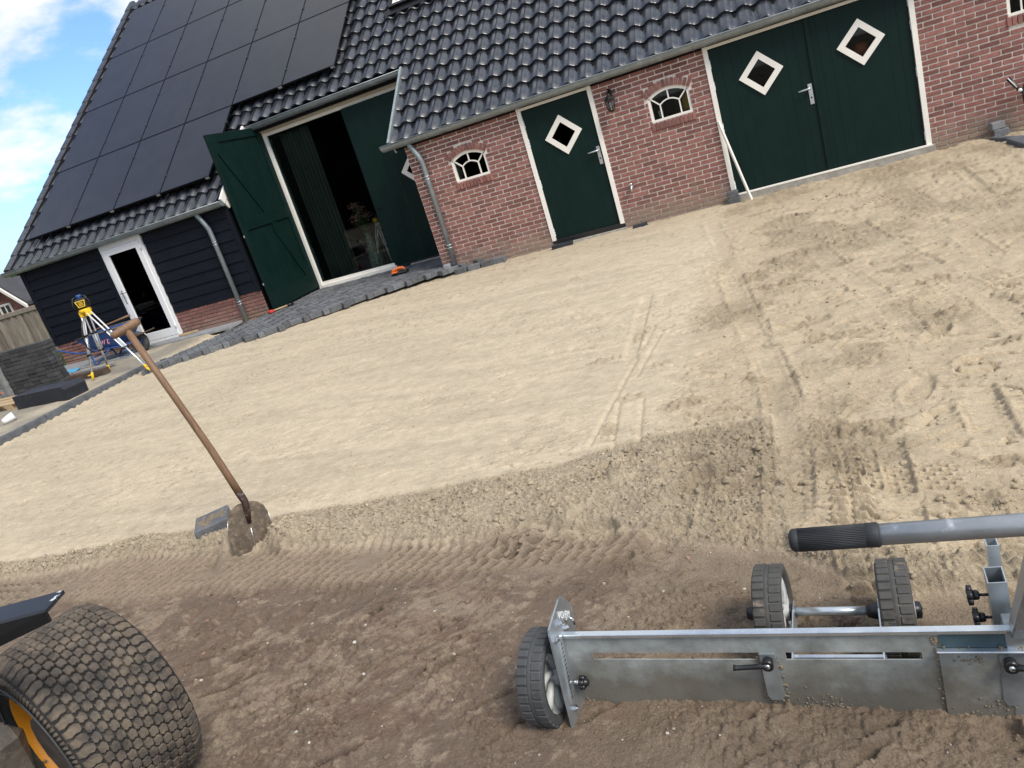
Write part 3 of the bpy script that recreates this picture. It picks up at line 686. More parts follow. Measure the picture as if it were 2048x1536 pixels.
    c = mix(c, lz * 0.45 * ss(0.30, 0.08, bill), spoil * 0.55)  # shade in the hollows between lumps, painted into the colour
    c = mix(c, lo, trk)
    c = mix(c, 0.45 * tmask * ridge, trk * 1.4)  # tread ridges lightened in colour as if catching the light
    c = mix(c, 0.75 * tmask * (1 - ridge), trk * 0.5)  # shade in the tread pits, painted as darker colour
    brk = fbm(x*2.6, y*2.6, 6, 87, 0.68); fine = fbm(p*20, q*28, 5, 89, 0.7)
    c = mix(c, ea * 0.95, brown)
    up_l = ss(-9.3, -8.6, y)
    c = mix(c, ea * 0.75 * ss(0.50, 0.64, 0.55*brk + 0.45*fine + 0.05*up_l - 0.01), pale)
    c = mix(c, ea * 0.5 * ss(0.60, 0.68, fine), pale * 1.1)
    rd = ss(0.66, 0.74, fbm(x*4, y*6, 4, 91))
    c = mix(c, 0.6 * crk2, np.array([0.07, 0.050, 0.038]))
    c = mix(c, ea * 0.2 * rd, np.array([0.16, 0.08, 0.06]))
    nearr = right * lo
    c = mix(c, 0.6 * nearr, np.array([0.25, 0.195, 0.137]))
    c = mix(c, 0.25 * dug, np.array([0.24, 0.19, 0.13]))
    c = mix(c, e1 * 0.9, dry * 1.1)
    lf = left * ss(0.35, 0.6, fbm(x*1.5, y*1.5, 3, 93))
    c = mix(c, left * 0.8, np.array([0.38, 0.335, 0.255])); c = mix(c, lf * 0.6, np.array([0.2, 0.185, 0.16]))
    al_ = np.clip(0.12 + 0.9 * np.maximum.reduce([lz, lo, right * (0.35 + 0.6 * patch)]), 0, 1)
    return z, c, al_

def gz(x, y):
    return float(ground(np.array([float(x)]), np.array([float(y)]))[0][0])

th = np.concatenate([np.arange(-100, -70, 0.6), np.arange(-70, 24, 0.11), np.arange(24, 62, 0.6)]) * math.pi / 180
rr = [0.35]
while rr[-1] < 21:
    r0 = rr[-1]
    rr.append(r0 * (1 + (0.03 if r0 < 1.2 else 0.003 if r0 < 2.2 else 0.0019 if r0 < 5.6 else 0.003 if r0 < 8.5 else 0.0065)))
rr = np.array(rr)
TH, RR = np.meshgrid(th, rr)
GX = RR * np.sin(TH); GY = -11.3 + RR * np.cos(TH)
_x, _y = GX.ravel(), GY.ravel(); CH = 24000
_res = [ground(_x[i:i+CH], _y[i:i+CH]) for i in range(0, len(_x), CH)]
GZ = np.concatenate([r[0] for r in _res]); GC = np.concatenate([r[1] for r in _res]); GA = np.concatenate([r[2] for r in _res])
nr, nt_ = TH.shape
me = bpy.data.meshes.new('sand_yard')
idx = np.arange(nr * nt_).reshape(nr, nt_)
quads = np.stack([idx[:-1,:-1], idx[:-1,1:], idx[1:,1:], idx[1:,:-1]], -1).reshape(-1, 4)[:, ::-1]
me.vertices.add(nr * nt_); me.vertices.foreach_set('co', np.stack([GX.ravel(), GY.ravel(), GZ], -1).ravel().astype(np.float32))
me.loops.add(quads.size); me.loops.foreach_set('vertex_index', quads.ravel().astype(np.int32))
me.polygons.add(len(quads)); me.polygons.foreach_set('loop_start', np.arange(0, quads.size, 4, dtype=np.int32))
me.polygons.foreach_set('use_smooth', np.ones(len(quads), bool))
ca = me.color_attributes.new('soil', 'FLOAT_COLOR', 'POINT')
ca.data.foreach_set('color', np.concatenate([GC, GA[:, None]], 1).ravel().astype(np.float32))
me.materials.append(MATS['ground']); me.update(); me.validate()
yard = bpy.data.objects.new('sand_yard', me); COL.objects.link(yard)
tag(yard, 'pale sand bed and brown scraped earth with wheel tracks', None, kind='structure')
g = MB().box((-220, -220, -0.9), (220, 220, -0.45)).obj('ground', 'soil'); tag(g, kind='structure')

# crumbs of sand and earth lying loose
def ico(sub):
    bm = bmesh.new(); bmesh.ops.create_icosphere(bm, subdivisions=sub, radius=1)
    v = np.array([q.co[:] for q in bm.verts]); f = [tuple(l.index for l in q.verts) for q in bm.faces]; bm.free()
    return v, np.array(f)
def scatter(name, pts, sizes, cols, matname, label, sink=0.35, flat=0.75):
    v0, f0 = ico(2 if name == 'loose_clods' else 1); nv = len(v0)
    n = len(pts)
    z, c, _ = ground(pts[:,0], pts[:,1])
    V = np.zeros((n, nv, 3)); Ccol = np.zeros((n, nv, 4))
    for i in range(n):
        k = rng.integers(1, 9999)
        nz = 1 + 0.55 * (fbm(v0[:,0]*1.7 + k, v0[:,1]*1.7 + v0[:,2]*1.3, 2, 3) - 0.5) * 2
        q = v0 * nz[:, None] * (np.array([1, rng.uniform(0.6, 1), rng.uniform(0.5, flat)]))
        an = rng.uniform(0, 6.28); ca_, sa = math.cos(an), math.sin(an)
        q = np.stack([q[:,0]*ca_ - q[:,1]*sa, q[:,0]*sa + q[:,1]*ca_, q[:,2]], 1) * sizes[i]
        V[i] = q + np.array([pts[i,0], pts[i,1], z[i] + sizes[i] * (flat*0.5 - sink)])
        Ccol[i,:,:3] = (c[i] if cols is None else cols[i]) * rng.uniform(0.85, 1.15); Ccol[i,:,3] = 0.8
    F = (f0[None] + (np.arange(n) * nv)[:, None, None]).reshape(-1, 3)
    m = bpy.data.meshes.new(name); m.from_pydata(V.reshape(-1, 3).tolist(), [], F.tolist())
    m.polygons.foreach_set('use_smooth', np.ones(len(F), bool))
    a = m.color_attributes.new('soil', 'FLOAT_COLOR', 'POINT'); a.data.foreach_set('color', Ccol.ravel().astype(np.float32))
    m.materials.append(MATS[matname]); m.update()
    o = bpy.data.objects.new(name, m); COL.objects.link(o)
    tag(o, label, 'soil' if matname == 'ground' else 'gravel', kind='stuff')
P_ = []; Z_ = []
def spoil_pt():
    x = rng.uniform(-6, -0.1); t = rng.beta(1.5, 1.5)
    return x, np.interp(x, YB1[:,0], YB1[:,1]) * (1 - t) + np.interp(x, YB2[:,0], YB2[:,1]) * t
for _ in range(7000):
    P_.append(spoil_pt()); Z_.append(0.003 + 0.008 * rng.random() ** 3)
for _ in range(2600):        # churned damp sand
    P_.append((rng.uniform(-0.8, 2.2), rng.uniform(-9.0, -1.0))); Z_.append(0.003 + 0.009 * rng.random() ** 3)
for _ in range(2600):        # earth
    P_.append((rng.uniform(-3.6, 0.8), rng.uniform(-9.9, -8.4))); Z_.append(0.002 + 0.007 * rng.random() ** 3)
for _ in range(420):         # little drag lines of grit on the screeded bed
    x0, y0, a_ = rng.uniform(-7, -1), rng.uniform(-7.4, -1), rng.uniform(-0.1, 0.5)
    for _k in range(rng.integers(4, 22)):
        l_ = rng.uniform(0, 0.3); P_.append((x0 + l_ * math.cos(a_) + rng.normal() * 0.012, y0 + l_ * math.sin(a_) + rng.normal() * 0.012)); Z_.append(0.002 + 0.005 * rng.random() ** 2)
scatter('loose_crumbs', np.array(P_), np.array(Z_), None, 'ground', 'fine crumbs of loose sand and earth scattered over the yard')
P_ = []; Z_ = []
for _ in range(350):
    P_.append(spoil_pt()); Z_.append(0.008 + 0.016 * rng.random() ** 3)
for _ in range(160):
    P_.append((rng.uniform(-3.6, 0.8), rng.uniform(-9.9, -8.4))); Z_.append(0.006 + 0.010 * rng.random() ** 3)
for cx, cy, n in ((-0.36,-8.13,70),(-0.5,-7.7,70),(0.5,-1.5,40),(0.9,-2.4,50),(0.2,-2.1,40),(-1.3,-8.28,60),(0.1,-4.9,25),(-1.0,-7.7,40),(0.02,-8.1,60),(0.5,-8.4,60)):
    for _ in range(n):
        P_.append((cx + rng.normal() * 0.12, cy + rng.normal() * 0.09)); Z_.append(0.005 + 0.016 * rng.random() ** 2.5)
scatter('loose_clods', np.array(P_), np.array(Z_), None, 'ground', 'larger clods of damp sand lying on the spoil ridge')
P_ = np.stack([rng.uniform(-3.4, 0.7, 260), rng.uniform(-9.9, -8.5, 260)], 1)
cl = np.array([(0.62,0.58,0.52),(0.5,0.42,0.34),(0.42,0.24,0.18),(0.55,0.5,0.42)])[rng.integers(0, 4, 260)]
scatter('gravel', P_, 0.003 + 0.009 * rng.random(260) ** 3, cl, 'ground', 'small pale stone chips pressed into the brown earth', sink=0.3)

# ------------------------------------------------------------------ the barn house
CS, SN = 0.777, 0.6294
def RP(x, s, h=0.0):
    return Vector((x, -0.14 + CS * s - SN * h, 2.027 + SN * s + CS * h))
XL, XR = -13.70, 7.0          # house ends
NX0, NX1, NS = -8.60, -5.30, 1.74   # notch in the roof above the recessed doors
house = thing('barn_house', 'long brick and black timber barn house with a dark glazed tile roof', 'house', (-4, 0, 0))
HI = Matrix.Translation((4, 0, 0))
def part(mb, name, m, parent=None):
    o = mb.obj(name, m)
    if parent is None:
        o.parent = house; o.matrix_basis = HI
    else:
        o.parent = parent
    return o
# --- brick front wall
D1 = (-3.31, -2.19); D2 = (-0.66, 1.81)
WINS = [(-4.222, 1.215), (-1.207, 1.22), (3.03, 1.21)]       # centre x, sill z
WW, WH, RISE = 0.275, 0.315, 0.085                            # half width, springing height, rise of the arch
def arch_z(dx, w=WW, rise=RISE):
    R = (w*w + rise*rise) / (2 * rise)
    return math.sqrt(max(R*R - dx*dx, 0)) - (R - rise)
wb = MB()
def slab(x0, x1, z0, z1, y0=0.014, y1=0.30): wb.box((x0, y0, z0), (x1, y1, z1))
X0w = -5.16
cuts = sorted([(D1[0], D1[1], -0.4, 1.96), (D2[0], D2[1], -0.4, 1.96)] + [(c - WW, c + WW, z, z + WH + RISE) for c, z in WINS])
xs = X0w
for (a, b, za_, zb_) in cuts:
    slab(xs, a, -0.4, 2.02)
    if za_ > 0: slab(a, b, -0.4, za_)
    slab(a, b, zb_, 2.02)
    xs = b
slab(xs, XR, -0.4, 2.02)
for c, z in WINS:            # spandrels beside the arch
    for sg in (-1, 1):
        poly = [(c + sg*WW, z+WH+RISE)] + [(c + sg*WW*(1 - k/6), z + WH + arch_z(WW*(1 - k/6))) for k in range(7)]
        wb.prism(poly, lambda p, q, d: (p, d, q), 0.0141, 0.298)
wb.prism([(0.30, -0.4), (1.62, -0.4), (1.62, 3.0), (0.30, 2.12)], lambda p, q, d: (d, p, q), X0w, X0w + 0.28)     # return wall of the recess
wall = part(wb, 'wall', 'mortar')
bm_ = MB().box((-0.5, -0.5, -0.5), (0.5, 0.5, 0.5), 0.0)
def brick_mesh(L, H, D, c):
    return MB().box((-L/2, -D/2, -H/2), (L/2, D/2, H/2), c)
BR = brick_mesh(0.210, 0.0475, 0.03, 0.0035)
brick_me = BR.mesh('brick', 'brick')
bricks = []
PIT, CRS = 0.220, 0.0625
row = -3
z = -0.1875
while z < 2.0:
    zc = z + CRS / 2
    iv = [(X0w, XR)]
    def cut(iv, a, b):
        o = []
        for p, q in iv:
            if b <= p or a >= q: o.append((p, q)); continue
            if a > p: o.append((p, a))
            if b < q: o.append((b, q))
        return o
    iv = cut(iv, D1[0] - 0.006, D1[1] + 0.006); iv = cut(iv, D2[0] - 0.006, D2[1] + 0.006)
    for c, wz in WINS:
        if wz - 0.118 < zc < wz + WH - 0.02: iv = cut(iv, c - WW - 0.008, c + WW + 0.008)
        elif wz + WH - 0.02 <= zc < wz + WH + RISE + 0.135:
            t = zc - wz - WH
            Ro = (0.345**2 + 0.10**2) / 0.20
            e = RISE + 0.118 - t       # height left up to the top of the arch ring
            if e > -0.01:
                Rr = (WW*WW + RISE*RISE) / (2*RISE) + 0.115
                dx = math.sqrt(max(Rr*Rr - (Rr - max(e - 0.0, 0.004))**2, 0))
                iv = cut(iv, c - min(dx, 0.322) - 0.004, c + min(dx, 0.322) + 0.004)
    for p, q in iv:
        k = math.floor((p - X0w) / (PIT / 2)) - 2
        x = X0w + (0 if row % 2 == 0 else -PIT/2) + math.floor((p - X0w) / PIT) * PIT - PIT
        while x < q:
            a = max(x + 0.0075, p); b = min(x + PIT - 0.0075, q)
            if b - a > 0.028: bricks.append(((a + b) / 2, zc, b - a))
            x += PIT
    z += CRS; row += 1
bricks = [b for b in bricks if b[0] < 4.6]
def brick_M(b):
    return Matrix.Translation((b[0], 0.0185 + random.uniform(-0.0015, 0.0015), b[1] + random.uniform(-0.001, 0.001))) @ Matrix.Rotation(random.uniform(-0.004, 0.004), 4, 'Y') @ Matrix.Diagonal((b[2] / 0.21, 1, 1, 1))
bricks.sort(key=lambda b: (Vector((b[0], 0, b[1])) - CAM).length + (8 if (b[0] > 3.15 or b[1] > 1.93) else 0) - 0.3 * b[2])
for b in bricks[:250]:
    inst('brick', brick_me, wall, brick_M(b))
mbk = MB()
for b in bricks[250:]:
    mbk.add(BR.v, BR.f, False, brick_M(b))
o = mbk.obj('bricks', 'brick', wall); o['kind'] = 'stuff'
# soldier bricks: arch rings and sills
sold = brick_mesh(0.044, 0.098, 0.03, 0.004).mesh('brick', 'brick')
for c, wz in WINS:
    Ri = (WW*WW + RISE*RISE) / (2*RISE); cz = wz + WH + RISE - Ri
    a0 = math.asin(min(1, 0.322 / (Ri + 0.06))); n = 12
    for k in range(n):
        a = -a0 + 2 * a0 * (k + 0.5) / n
        if c > 2.5 and a > 0.2: continue
        inst('brick', sold, wall, Matrix.Translation((c + math.sin(a) * (Ri + 0.062), 0.008, cz + math.cos(a) * (Ri + 0.062))) @ Matrix.Rotation(a, 4, 'Y') @ Matrix.Rotation(random.uniform(-.02, .02), 4, 'Y'))
    for k in range(11):
        inst('brick', sold, wall, Matrix.Translation((c - 0.277 + 0.0554 * k, 0.004, wz - 0.056)) @ Matrix.Rotation(random.uniform(-.015, .015), 4, 'Y'))
# corner bricks of the return
cor = MB()
z = -0.1875; k = 0
while z < 2.0:
    y = 0.02 + (0.105 if k % 2 else 0.21)
    while y < 1.5:
        cor.box((X0w - 0.015, y + 0.005, z + 0.006), (X0w + 0.02, min(y + 0.215, 1.5), z + 0.0565), 0.003); y += 0.22
    z += CRS; k += 1
o = cor.obj('bricks', 'brick', wall); o['kind'] = 'stuff'

# --- boarded front wall
ww = MB()
ww.box((XL, 0.03, -0.4), (NX0 - 0.04, 0.30, 2.02)); ww.prism([(0.30, -0.4), (1.62, -0.4), (1.62, 3.0), (0.30, 2.12)], lambda p, q, d: (d, p, q), NX0 - 0.22, NX0 - 0.04)
bwall = part(ww, 'wall', 'deck')
LD = (-11.60, -10.60)
bz = [0.455 + 0.187 * k for k in range(9)]
for (a, b) in ((XL + 0.09, LD[0] - 0.12), (LD[1] + 0.02, NX0 - 0.08)):
    for z0 in bz[:-1]:
        m = MB()
        z1 = min(z0 + 0.212, 2.0)
        m.prism([(0.030, z0 + 0.02), (-0.012 + random.uniform(-.002, .002), z0), (-0.016, z0 + 0.004), (0.006, z1), (0.029, z1)], lambda p, q, d: (d, p, q), a, b)
        m.obj('board', 'board', bwall)
for a in (XL - 0.02, LD[0] - 0.12, NX0 - 0.09):
    w_ = 0.11 if a != NX0 - 0.09 else 0.07
    MB().box((a, -0.022, 0.44), (a + w_, 0.032, 2.0), 0.003).obj('corner_trim', 'board', bwall)
MB().box((XL - 0.02, 0.032, 0.44), (XL + 0.02, 0.31, 2.0)).obj('corner_trim', 'board', bwall)
mb = MB().box((XL + 0.02, 0.014, -0.4), (LD[0], 0.033, 0.46)).box((LD[1], 0.014, -0.4), (NX0 - 0.04, 0.033, 0.46))
mb.obj('brick_base', 'mortar_base', bwall)
nb = 0
for k in range(10):
    z0 = -0.17 + k * CRS
    for (p, q) in ((XL + 0.02, LD[0]), (LD[1], NX0 - 0.03)):
        x = p - (0.11 if k % 2 else 0)
        while x < q:
            a = max(x + 0.005, p); b = min(x + 0.215, q)
            if b - a > 0.03 and z0 > -0.06 :
                inst('brick', brick_me, bwall, Matrix.Translation(((a + b) / 2, 0.0125, z0 + CRS / 2)) @ Matrix.Diagonal(((b - a) / 0.21, 1, 0.97, 1)))
            x += 0.22
# --- rest of the shell
sh = MB()
sh.box((XL, 12.3, -0.4), (XR, 12.6, 2.0))
for xe in (XL, XR - 0.3):
    sh.prism([(0.3, -0.4), (12.3, -0.4), (12.3, 2.0), (6.25, 6.9), (0.3, 2.05)], lambda p, q, d: (d, p, q), xe + 0.002, xe + 0.28)
part(sh, 'outer_wall', 'board')
# interior: floor, ceiling, partitions
it = MB().box((XL + 0.3, 0.34, -0.3), (XR - 0.3, 12.2, 0.02))
part(it, 'interior_floor', 'room_floor')
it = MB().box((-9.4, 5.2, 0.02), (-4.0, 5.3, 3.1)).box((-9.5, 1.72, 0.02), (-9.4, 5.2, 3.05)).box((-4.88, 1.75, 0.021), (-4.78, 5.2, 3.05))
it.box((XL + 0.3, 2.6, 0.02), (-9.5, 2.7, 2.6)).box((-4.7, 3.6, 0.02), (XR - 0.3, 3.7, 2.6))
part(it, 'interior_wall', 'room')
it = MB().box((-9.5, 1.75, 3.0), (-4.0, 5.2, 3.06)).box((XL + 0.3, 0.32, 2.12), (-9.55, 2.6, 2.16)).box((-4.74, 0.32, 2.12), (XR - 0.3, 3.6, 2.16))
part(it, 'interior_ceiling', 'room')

# --- roof
rf = MB()
def roof_slab(x0, x1, s0, s1, h0=-0.17, h1=-0.055):
    c = [RP(x, s, h) for h in (h0, h1) for (x, s) in ((x0, s0), (x1, s0), (x1, s1), (x0, s1))]
    rf.add(c, [(0,3,2,1),(4,5,6,7),(0,1,5,4),(1,2,6,5),(2,3,7,6),(3,0,4,7)])
roof_slab(XL - 0.12, NX0, 0.05, NS); roof_slab(NX1, XR + 0.1, 0.05, NS); roof_slab(XL - 0.12, XR + 0.1, NS, 8.25)
top = RP(0, 8.25, -0.06)
rf.add([(XL-0.12, top.y, top.z), (XR+0.1, top.y, top.z), (XR+0.1, 2*top.y+0.14, 2.0), (XL-0.12, 2*top.y+0.14, 2.0),
        (XL-0.12, top.y, top.z-0.12), (XR+0.1, top.y, top.z-0.12), (XR+0.1, 2*top.y+0.14, 1.88), (XL-0.12, 2*top.y+0.14, 1.88)],
       [(0,1,2,3),(4,7,6,5),(3,2,6,7),(0,3,7,4),(1,5,6,2)])
roof = part(rf, 'roof', 'deck')
TP, GA_ = 0.2393, 0.364
def tile_geo():
    n = 13; m = MB()
    us = [i / (n - 1) for i in range(n)]
    def pr(u):
        ph = u + 0.07
        h = 0.027 * math.cos(2 * math.pi * ph) - 0.003 * math.cos(4 * math.pi * ph)
        if u > 0.94: h += 0.006
        if u < 0.05: h -= 0.008
        return h
    Lt = 0.41
    # upper skin, drops towards the top so that the next course lies on it
    vs = []; 
    for (yy, dz) in ((0.0, 0.0), (0.006, 0.004), (0.20, -0.019), (Lt, -0.044)):
        for u in us: vs.append((u * TP * 1.03, yy, pr(u) + dz))
    fs = []
    for r in range(3):
        for i in range(n - 1): fs.append((r*n+i, r*n+i+1, (r+1)*n+i+1, (r+1)*n+i))
    m.add(vs, fs, True)
    vs = [(u * TP * 1.03, 0.0, pr(u)) for u in us] + [(u * TP * 1.03, 0.004, pr(u) - 0.036) for u in us]
    m.add(vs, [(i+n, i+n+1, i+1, i) for i in range(n - 1)], True)
    # right edge of the tile
    m.add([(TP*1.03, 0, pr(1)), (TP*1.03, Lt, pr(1)-0.036), (TP*1.03, Lt, pr(1)-0.046), (TP*1.03, 0, pr(1)-0.012)], [(0,3,2,1)])
    return m
TG = tile_geo()
tile_me = TG.mesh('roof_tile', 'tile', recalc=False)
RM = Matrix(((1,0,0,0),(0,CS,-SN,0),(0,SN,CS,0),(0,0,0,1)))
def tile_M(x, s):
    return Matrix.Translation(RP(x, s, random.uniform(-0.002, 0.002))) @ RM @ Matrix.Rotation(random.uniform(-.006, .006), 4, 'Z')
tiles = []
k0 = math.ceil((XL - 0.1 + 2.455) / TP); k1 = int((XR + 2.455) / TP)
for r in range(23):
    s = 0.045 + GA_ * r
    if s > 8.1: break
    for k in range(k0, k1):
        x = -2.455 + TP * k
        if s < NS - 0.05 and NX0 - 0.16 < x < NX1 - 0.06: continue
        if 3.45 < s < 5.2 and -5.80 < x < -4.98: continue      # roof window
        if s > 1 and (-13.2 < x < -9.2) and s < 7.5: continue  # never seen under the panels
        if s > 2.8 and -9.3 < x < -7.0 and s < 7.5: continue
        tiles.append((x, s))
camv = CAM
def vis_rank(t):
    p = RP(t[0] + 0.12, t[1] + 0.18)
    d = (p - CAM).length
    # inside the picture?
    q = cam.matrix_world.inverted() @ p
    u = 1024 + 1540 * q.x / -q.z; v = 768 - 1540 * q.y / -q.z
    return d + (0 if (-10 < u < 2058 and -10 < v < 1546) else 40)
bpy.context.view_layer.update()
tiles.sort(key=vis_rank)
for t in tiles[:300]:
    inst('roof_tile', tile_me, roof, tile_M(*t))
mt = MB()
for t in tiles[300:]:
    mt.add(TG.v, TG.f, True, tile_M(*t))
o = mt.obj('roof_tiles', 'tile', roof, recalc=False); o['kind'] = 'stuff'
vt = MB(); 
vt.box((-0.13, 0.0, -0.16), (0.035, 0.40, 0.028), 0.012).box((-0.10, -0.004, 0.02), (0.02, 0.38, 0.045), 0.012)
vt_me = vt.mesh('verge_tile', 'tile')
for r in range(23):
    s = 0.045 + GA_ * r
    if s < 8.2: inst('verge_tile', vt_me, roof, Matrix.Translation(RP(XL - 0.13, s, 0.0)) @ RM @ Matrix.Rotation(-0.045, 4, 'X'))
rd = MB().lathe([(0.125, 0), (0.13, 0.02), (0.115, 0.36)], (0, 0, 0), (1, 0, 0), 12, arc=(-0.25, math.pi + 0.25))
rd_me = rd.mesh('ridge_tile', 'tile')
for k in range(60):
    inst('ridge_tile', rd_me, roof, Matrix.Translation((XL - 0.2 + 0.34 * k, top.y + 0.02, top.z - 0.03)))
# zinc verges and fascia boards of the notch
for xe, sgn in ((NX1, -1), (NX0, 1)):
    m = MB()
    c = [RP(xe + sgn * dx, s, h) for s in (0.02, NS + 0.02) for (dx, h) in ((0, -0.07), (0.04, -0.07), (0.04, 0.045), (0, 0.045))]
    m.add(c, [(0,1,2,3),(7,6,5,4),(0,4,5,1),(1,5,6,2),(2,6,7,3),(3,7,4,0)])
    m.obj('verge_trim', 'zinc_bright' if sgn < 0 else 'white', roof)
    m = MB()
    c = [RP(xe + sgn * dx, s, h) for s in (0.04, NS) for (dx, h) in ((0, -0.20), (0.025, -0.20), (0.025, -0.072), (0, -0.072))]
    m.add(c, [(0,1,2,3),(7,6,5,4),(0,4,5,1),(1,5,6,2),(2,6,7,3),(3,7,4,0)])
    m.obj('bargeboard', 'white' if sgn > 0 else 'zinc_bright', roof)
mb = MB().box((NX0 + 0.0, 1.382, 2.985), (NX1, 1.438, 3.16), 0.004).box((NX0, 1.44, 2.955), (NX1 + 0.1, 1.62, 3.05), 0.004)
mb.obj('fascia', 'cream', roof)
mb = MB().box((XL - 0.1, -0.03, 1.955), (NX0, 0.03, 2.03), 0.003).box((X0w - 0.1, -0.03, 1.965), (XR, 0.012, 2.03), 0.003)
mb.obj('fascia', 'cream', roof)
# gutters: half-round troughs with a rolled front lip, straps along them
def gutter(x0, x1, yc, zt, r=0.094):
    m = MB(); n = 12
    for rad, sgn in ((r, 1), (r - 0.006, -1)):
        vs = []
        for xx in (x0, x1):
            for k in range(n + 1):
                a = math.pi * k / n
                vs.append((xx, yc - rad * math.cos(a), zt - rad * 0.92 * math.sin(a)))
        m.add(vs, [(k, k+1, n+1+k+1, n+1+k) for k in range(n)], True)
    m.tube([(x0, yc - r, zt), (x1, yc - r, zt)], 0.010, 8)
    for xx in (x0, x1):
        vs = [(xx, yc - r * math.cos(math.pi*k/n), zt - r*0.92*math.sin(math.pi*k/n)) for k in range(n+1)]
        m.add(vs, [tuple(range(n+1))])
    g_ = part(m, 'gutter', 'zinc')
    x = x0 + 0.35
    st = MB()
    while x < x1:
        vs = []
        for xx in (x, x + 0.03):
            for k in range(n + 1):
                a = math.pi * k / n
                vs.append((xx, yc - (r + 0.004) * math.cos(a), zt - (r + 0.004) * 0.92 * math.sin(a)))
        s1 = MB().add(vs, [(k, k+1, n+1+k+1, n+1+k) for k in range(n)], True)
        s1.box((x, yc - 0.06, zt - 0.004), (x + 0.025, yc + 0.07, zt + 0.002))
        s1.obj('gutter_strap', 'zinc', g_)
        x += 0.62
    return g_
gutter(XL - 0.26, NX0 + 0.02, -0.10, 2.04)
gutter(NX0 + 0.06, NX1 - 0.03, 1.285, 3.13)
gutter(NX1 - 0.16, XR, -0.10, 2.04)
def downpipe(x, zb):
    m = MB().tube([(x - 0.01, -0.08, 1.99), (x - 0.005, -0.08, 1.93), (x + 0.03, -0.075, 1.86), (x + 0.075, -0.075, 1.76), (x + 0.10, -0.065, 1.67), (x + 0.10, -0.06, 1.60), (x + 0.10, -0.06, zb)], [0.042, 0.042, 0.042, 0.042, 0.041, 0.040, 0.040], 14)
    d = part(m, 'downpipe', 'zinc')
    for z in (1.42, 0.34):
        c = MB()
        for dz in (-0.022, 0.022): c.tube([(x + 0.10 + 0.045*math.cos(a), -0.06 + 0.045*math.sin(a), z + dz) for a in [2*math.pi*k/14 for k in range(14)]], 0.006, 6, closed=True)
        c.box((x + 0.09, -0.03, z - 0.015), (x + 0.11, 0.03, z + 0.015))
        c.obj('pipe_clamp', 'galv_bright', d)
downpipe(-5.02, -0.05); downpipe(-9.19, -0.02)
# roof window
sk = MB()
def rbox(m, x0, x1, s0, s1, h0, h1):
    c = [RP(x, s, h) for h in (h0, h1) for (x, s) in ((x0, s0), (x1, s0), (x1, s1), (x0, s1))]
    m.add(c, [(0,3,2,1),(4,5,6,7),(0,1,5,4),(1,2,6,5),(2,3,7,6),(3,0,4,7)]); return m
SX0, SX1, SS0, SS1 = -5.78, -4.86, 3.52, 4.75
rw = MB()
for (a, b, c_, d_) in ((SX0, SX1, SS0, SS0 + 0.07), (SX0, SX1, SS1 - 0.07, SS1), (SX0, SX0 + 0.07, SS0 + 0.07, SS1 - 0.07), (SX1 - 0.07, SX1, SS0 + 0.07, SS1 - 0.07)):
    rbox(rw, a, b, c_, d_, -0.03, 0.075)
rwo = rw.obj('roof_window', 'black_metal', roof)
f2 = MB()
for (a, b, c_, d_) in ((SX0+.07, SX1-.07, SS0 + 0.07, SS0 + 0.12), (SX0+.07, SX0 + 0.11, SS0 + 0.12, SS1 - 0.07)):
    rbox(f2, a, b, c_, d_, 0.03, 0.07)
f2.obj('sash', 'white', rwo)
rbox(MB(), SX0 + 0.071, SX1 - 0.071, SS0 + 0.071, SS1 - 0.071, 0.02, 0.05).obj('pane', 'glass_clear', rwo)
rbox(MB(), SX0 + 0.08, SX1 - 0.08, SS0 + 0.08, SS1 - 0.08, -0.02, 0.0).obj('blind', 'white', rwo)
rbox(MB(), SX0 - 0.1, SX1 + 0.1, SS0 - 0.16, SS0, -0.01, 0.03).obj('flashing', 'black_metal', rwo)

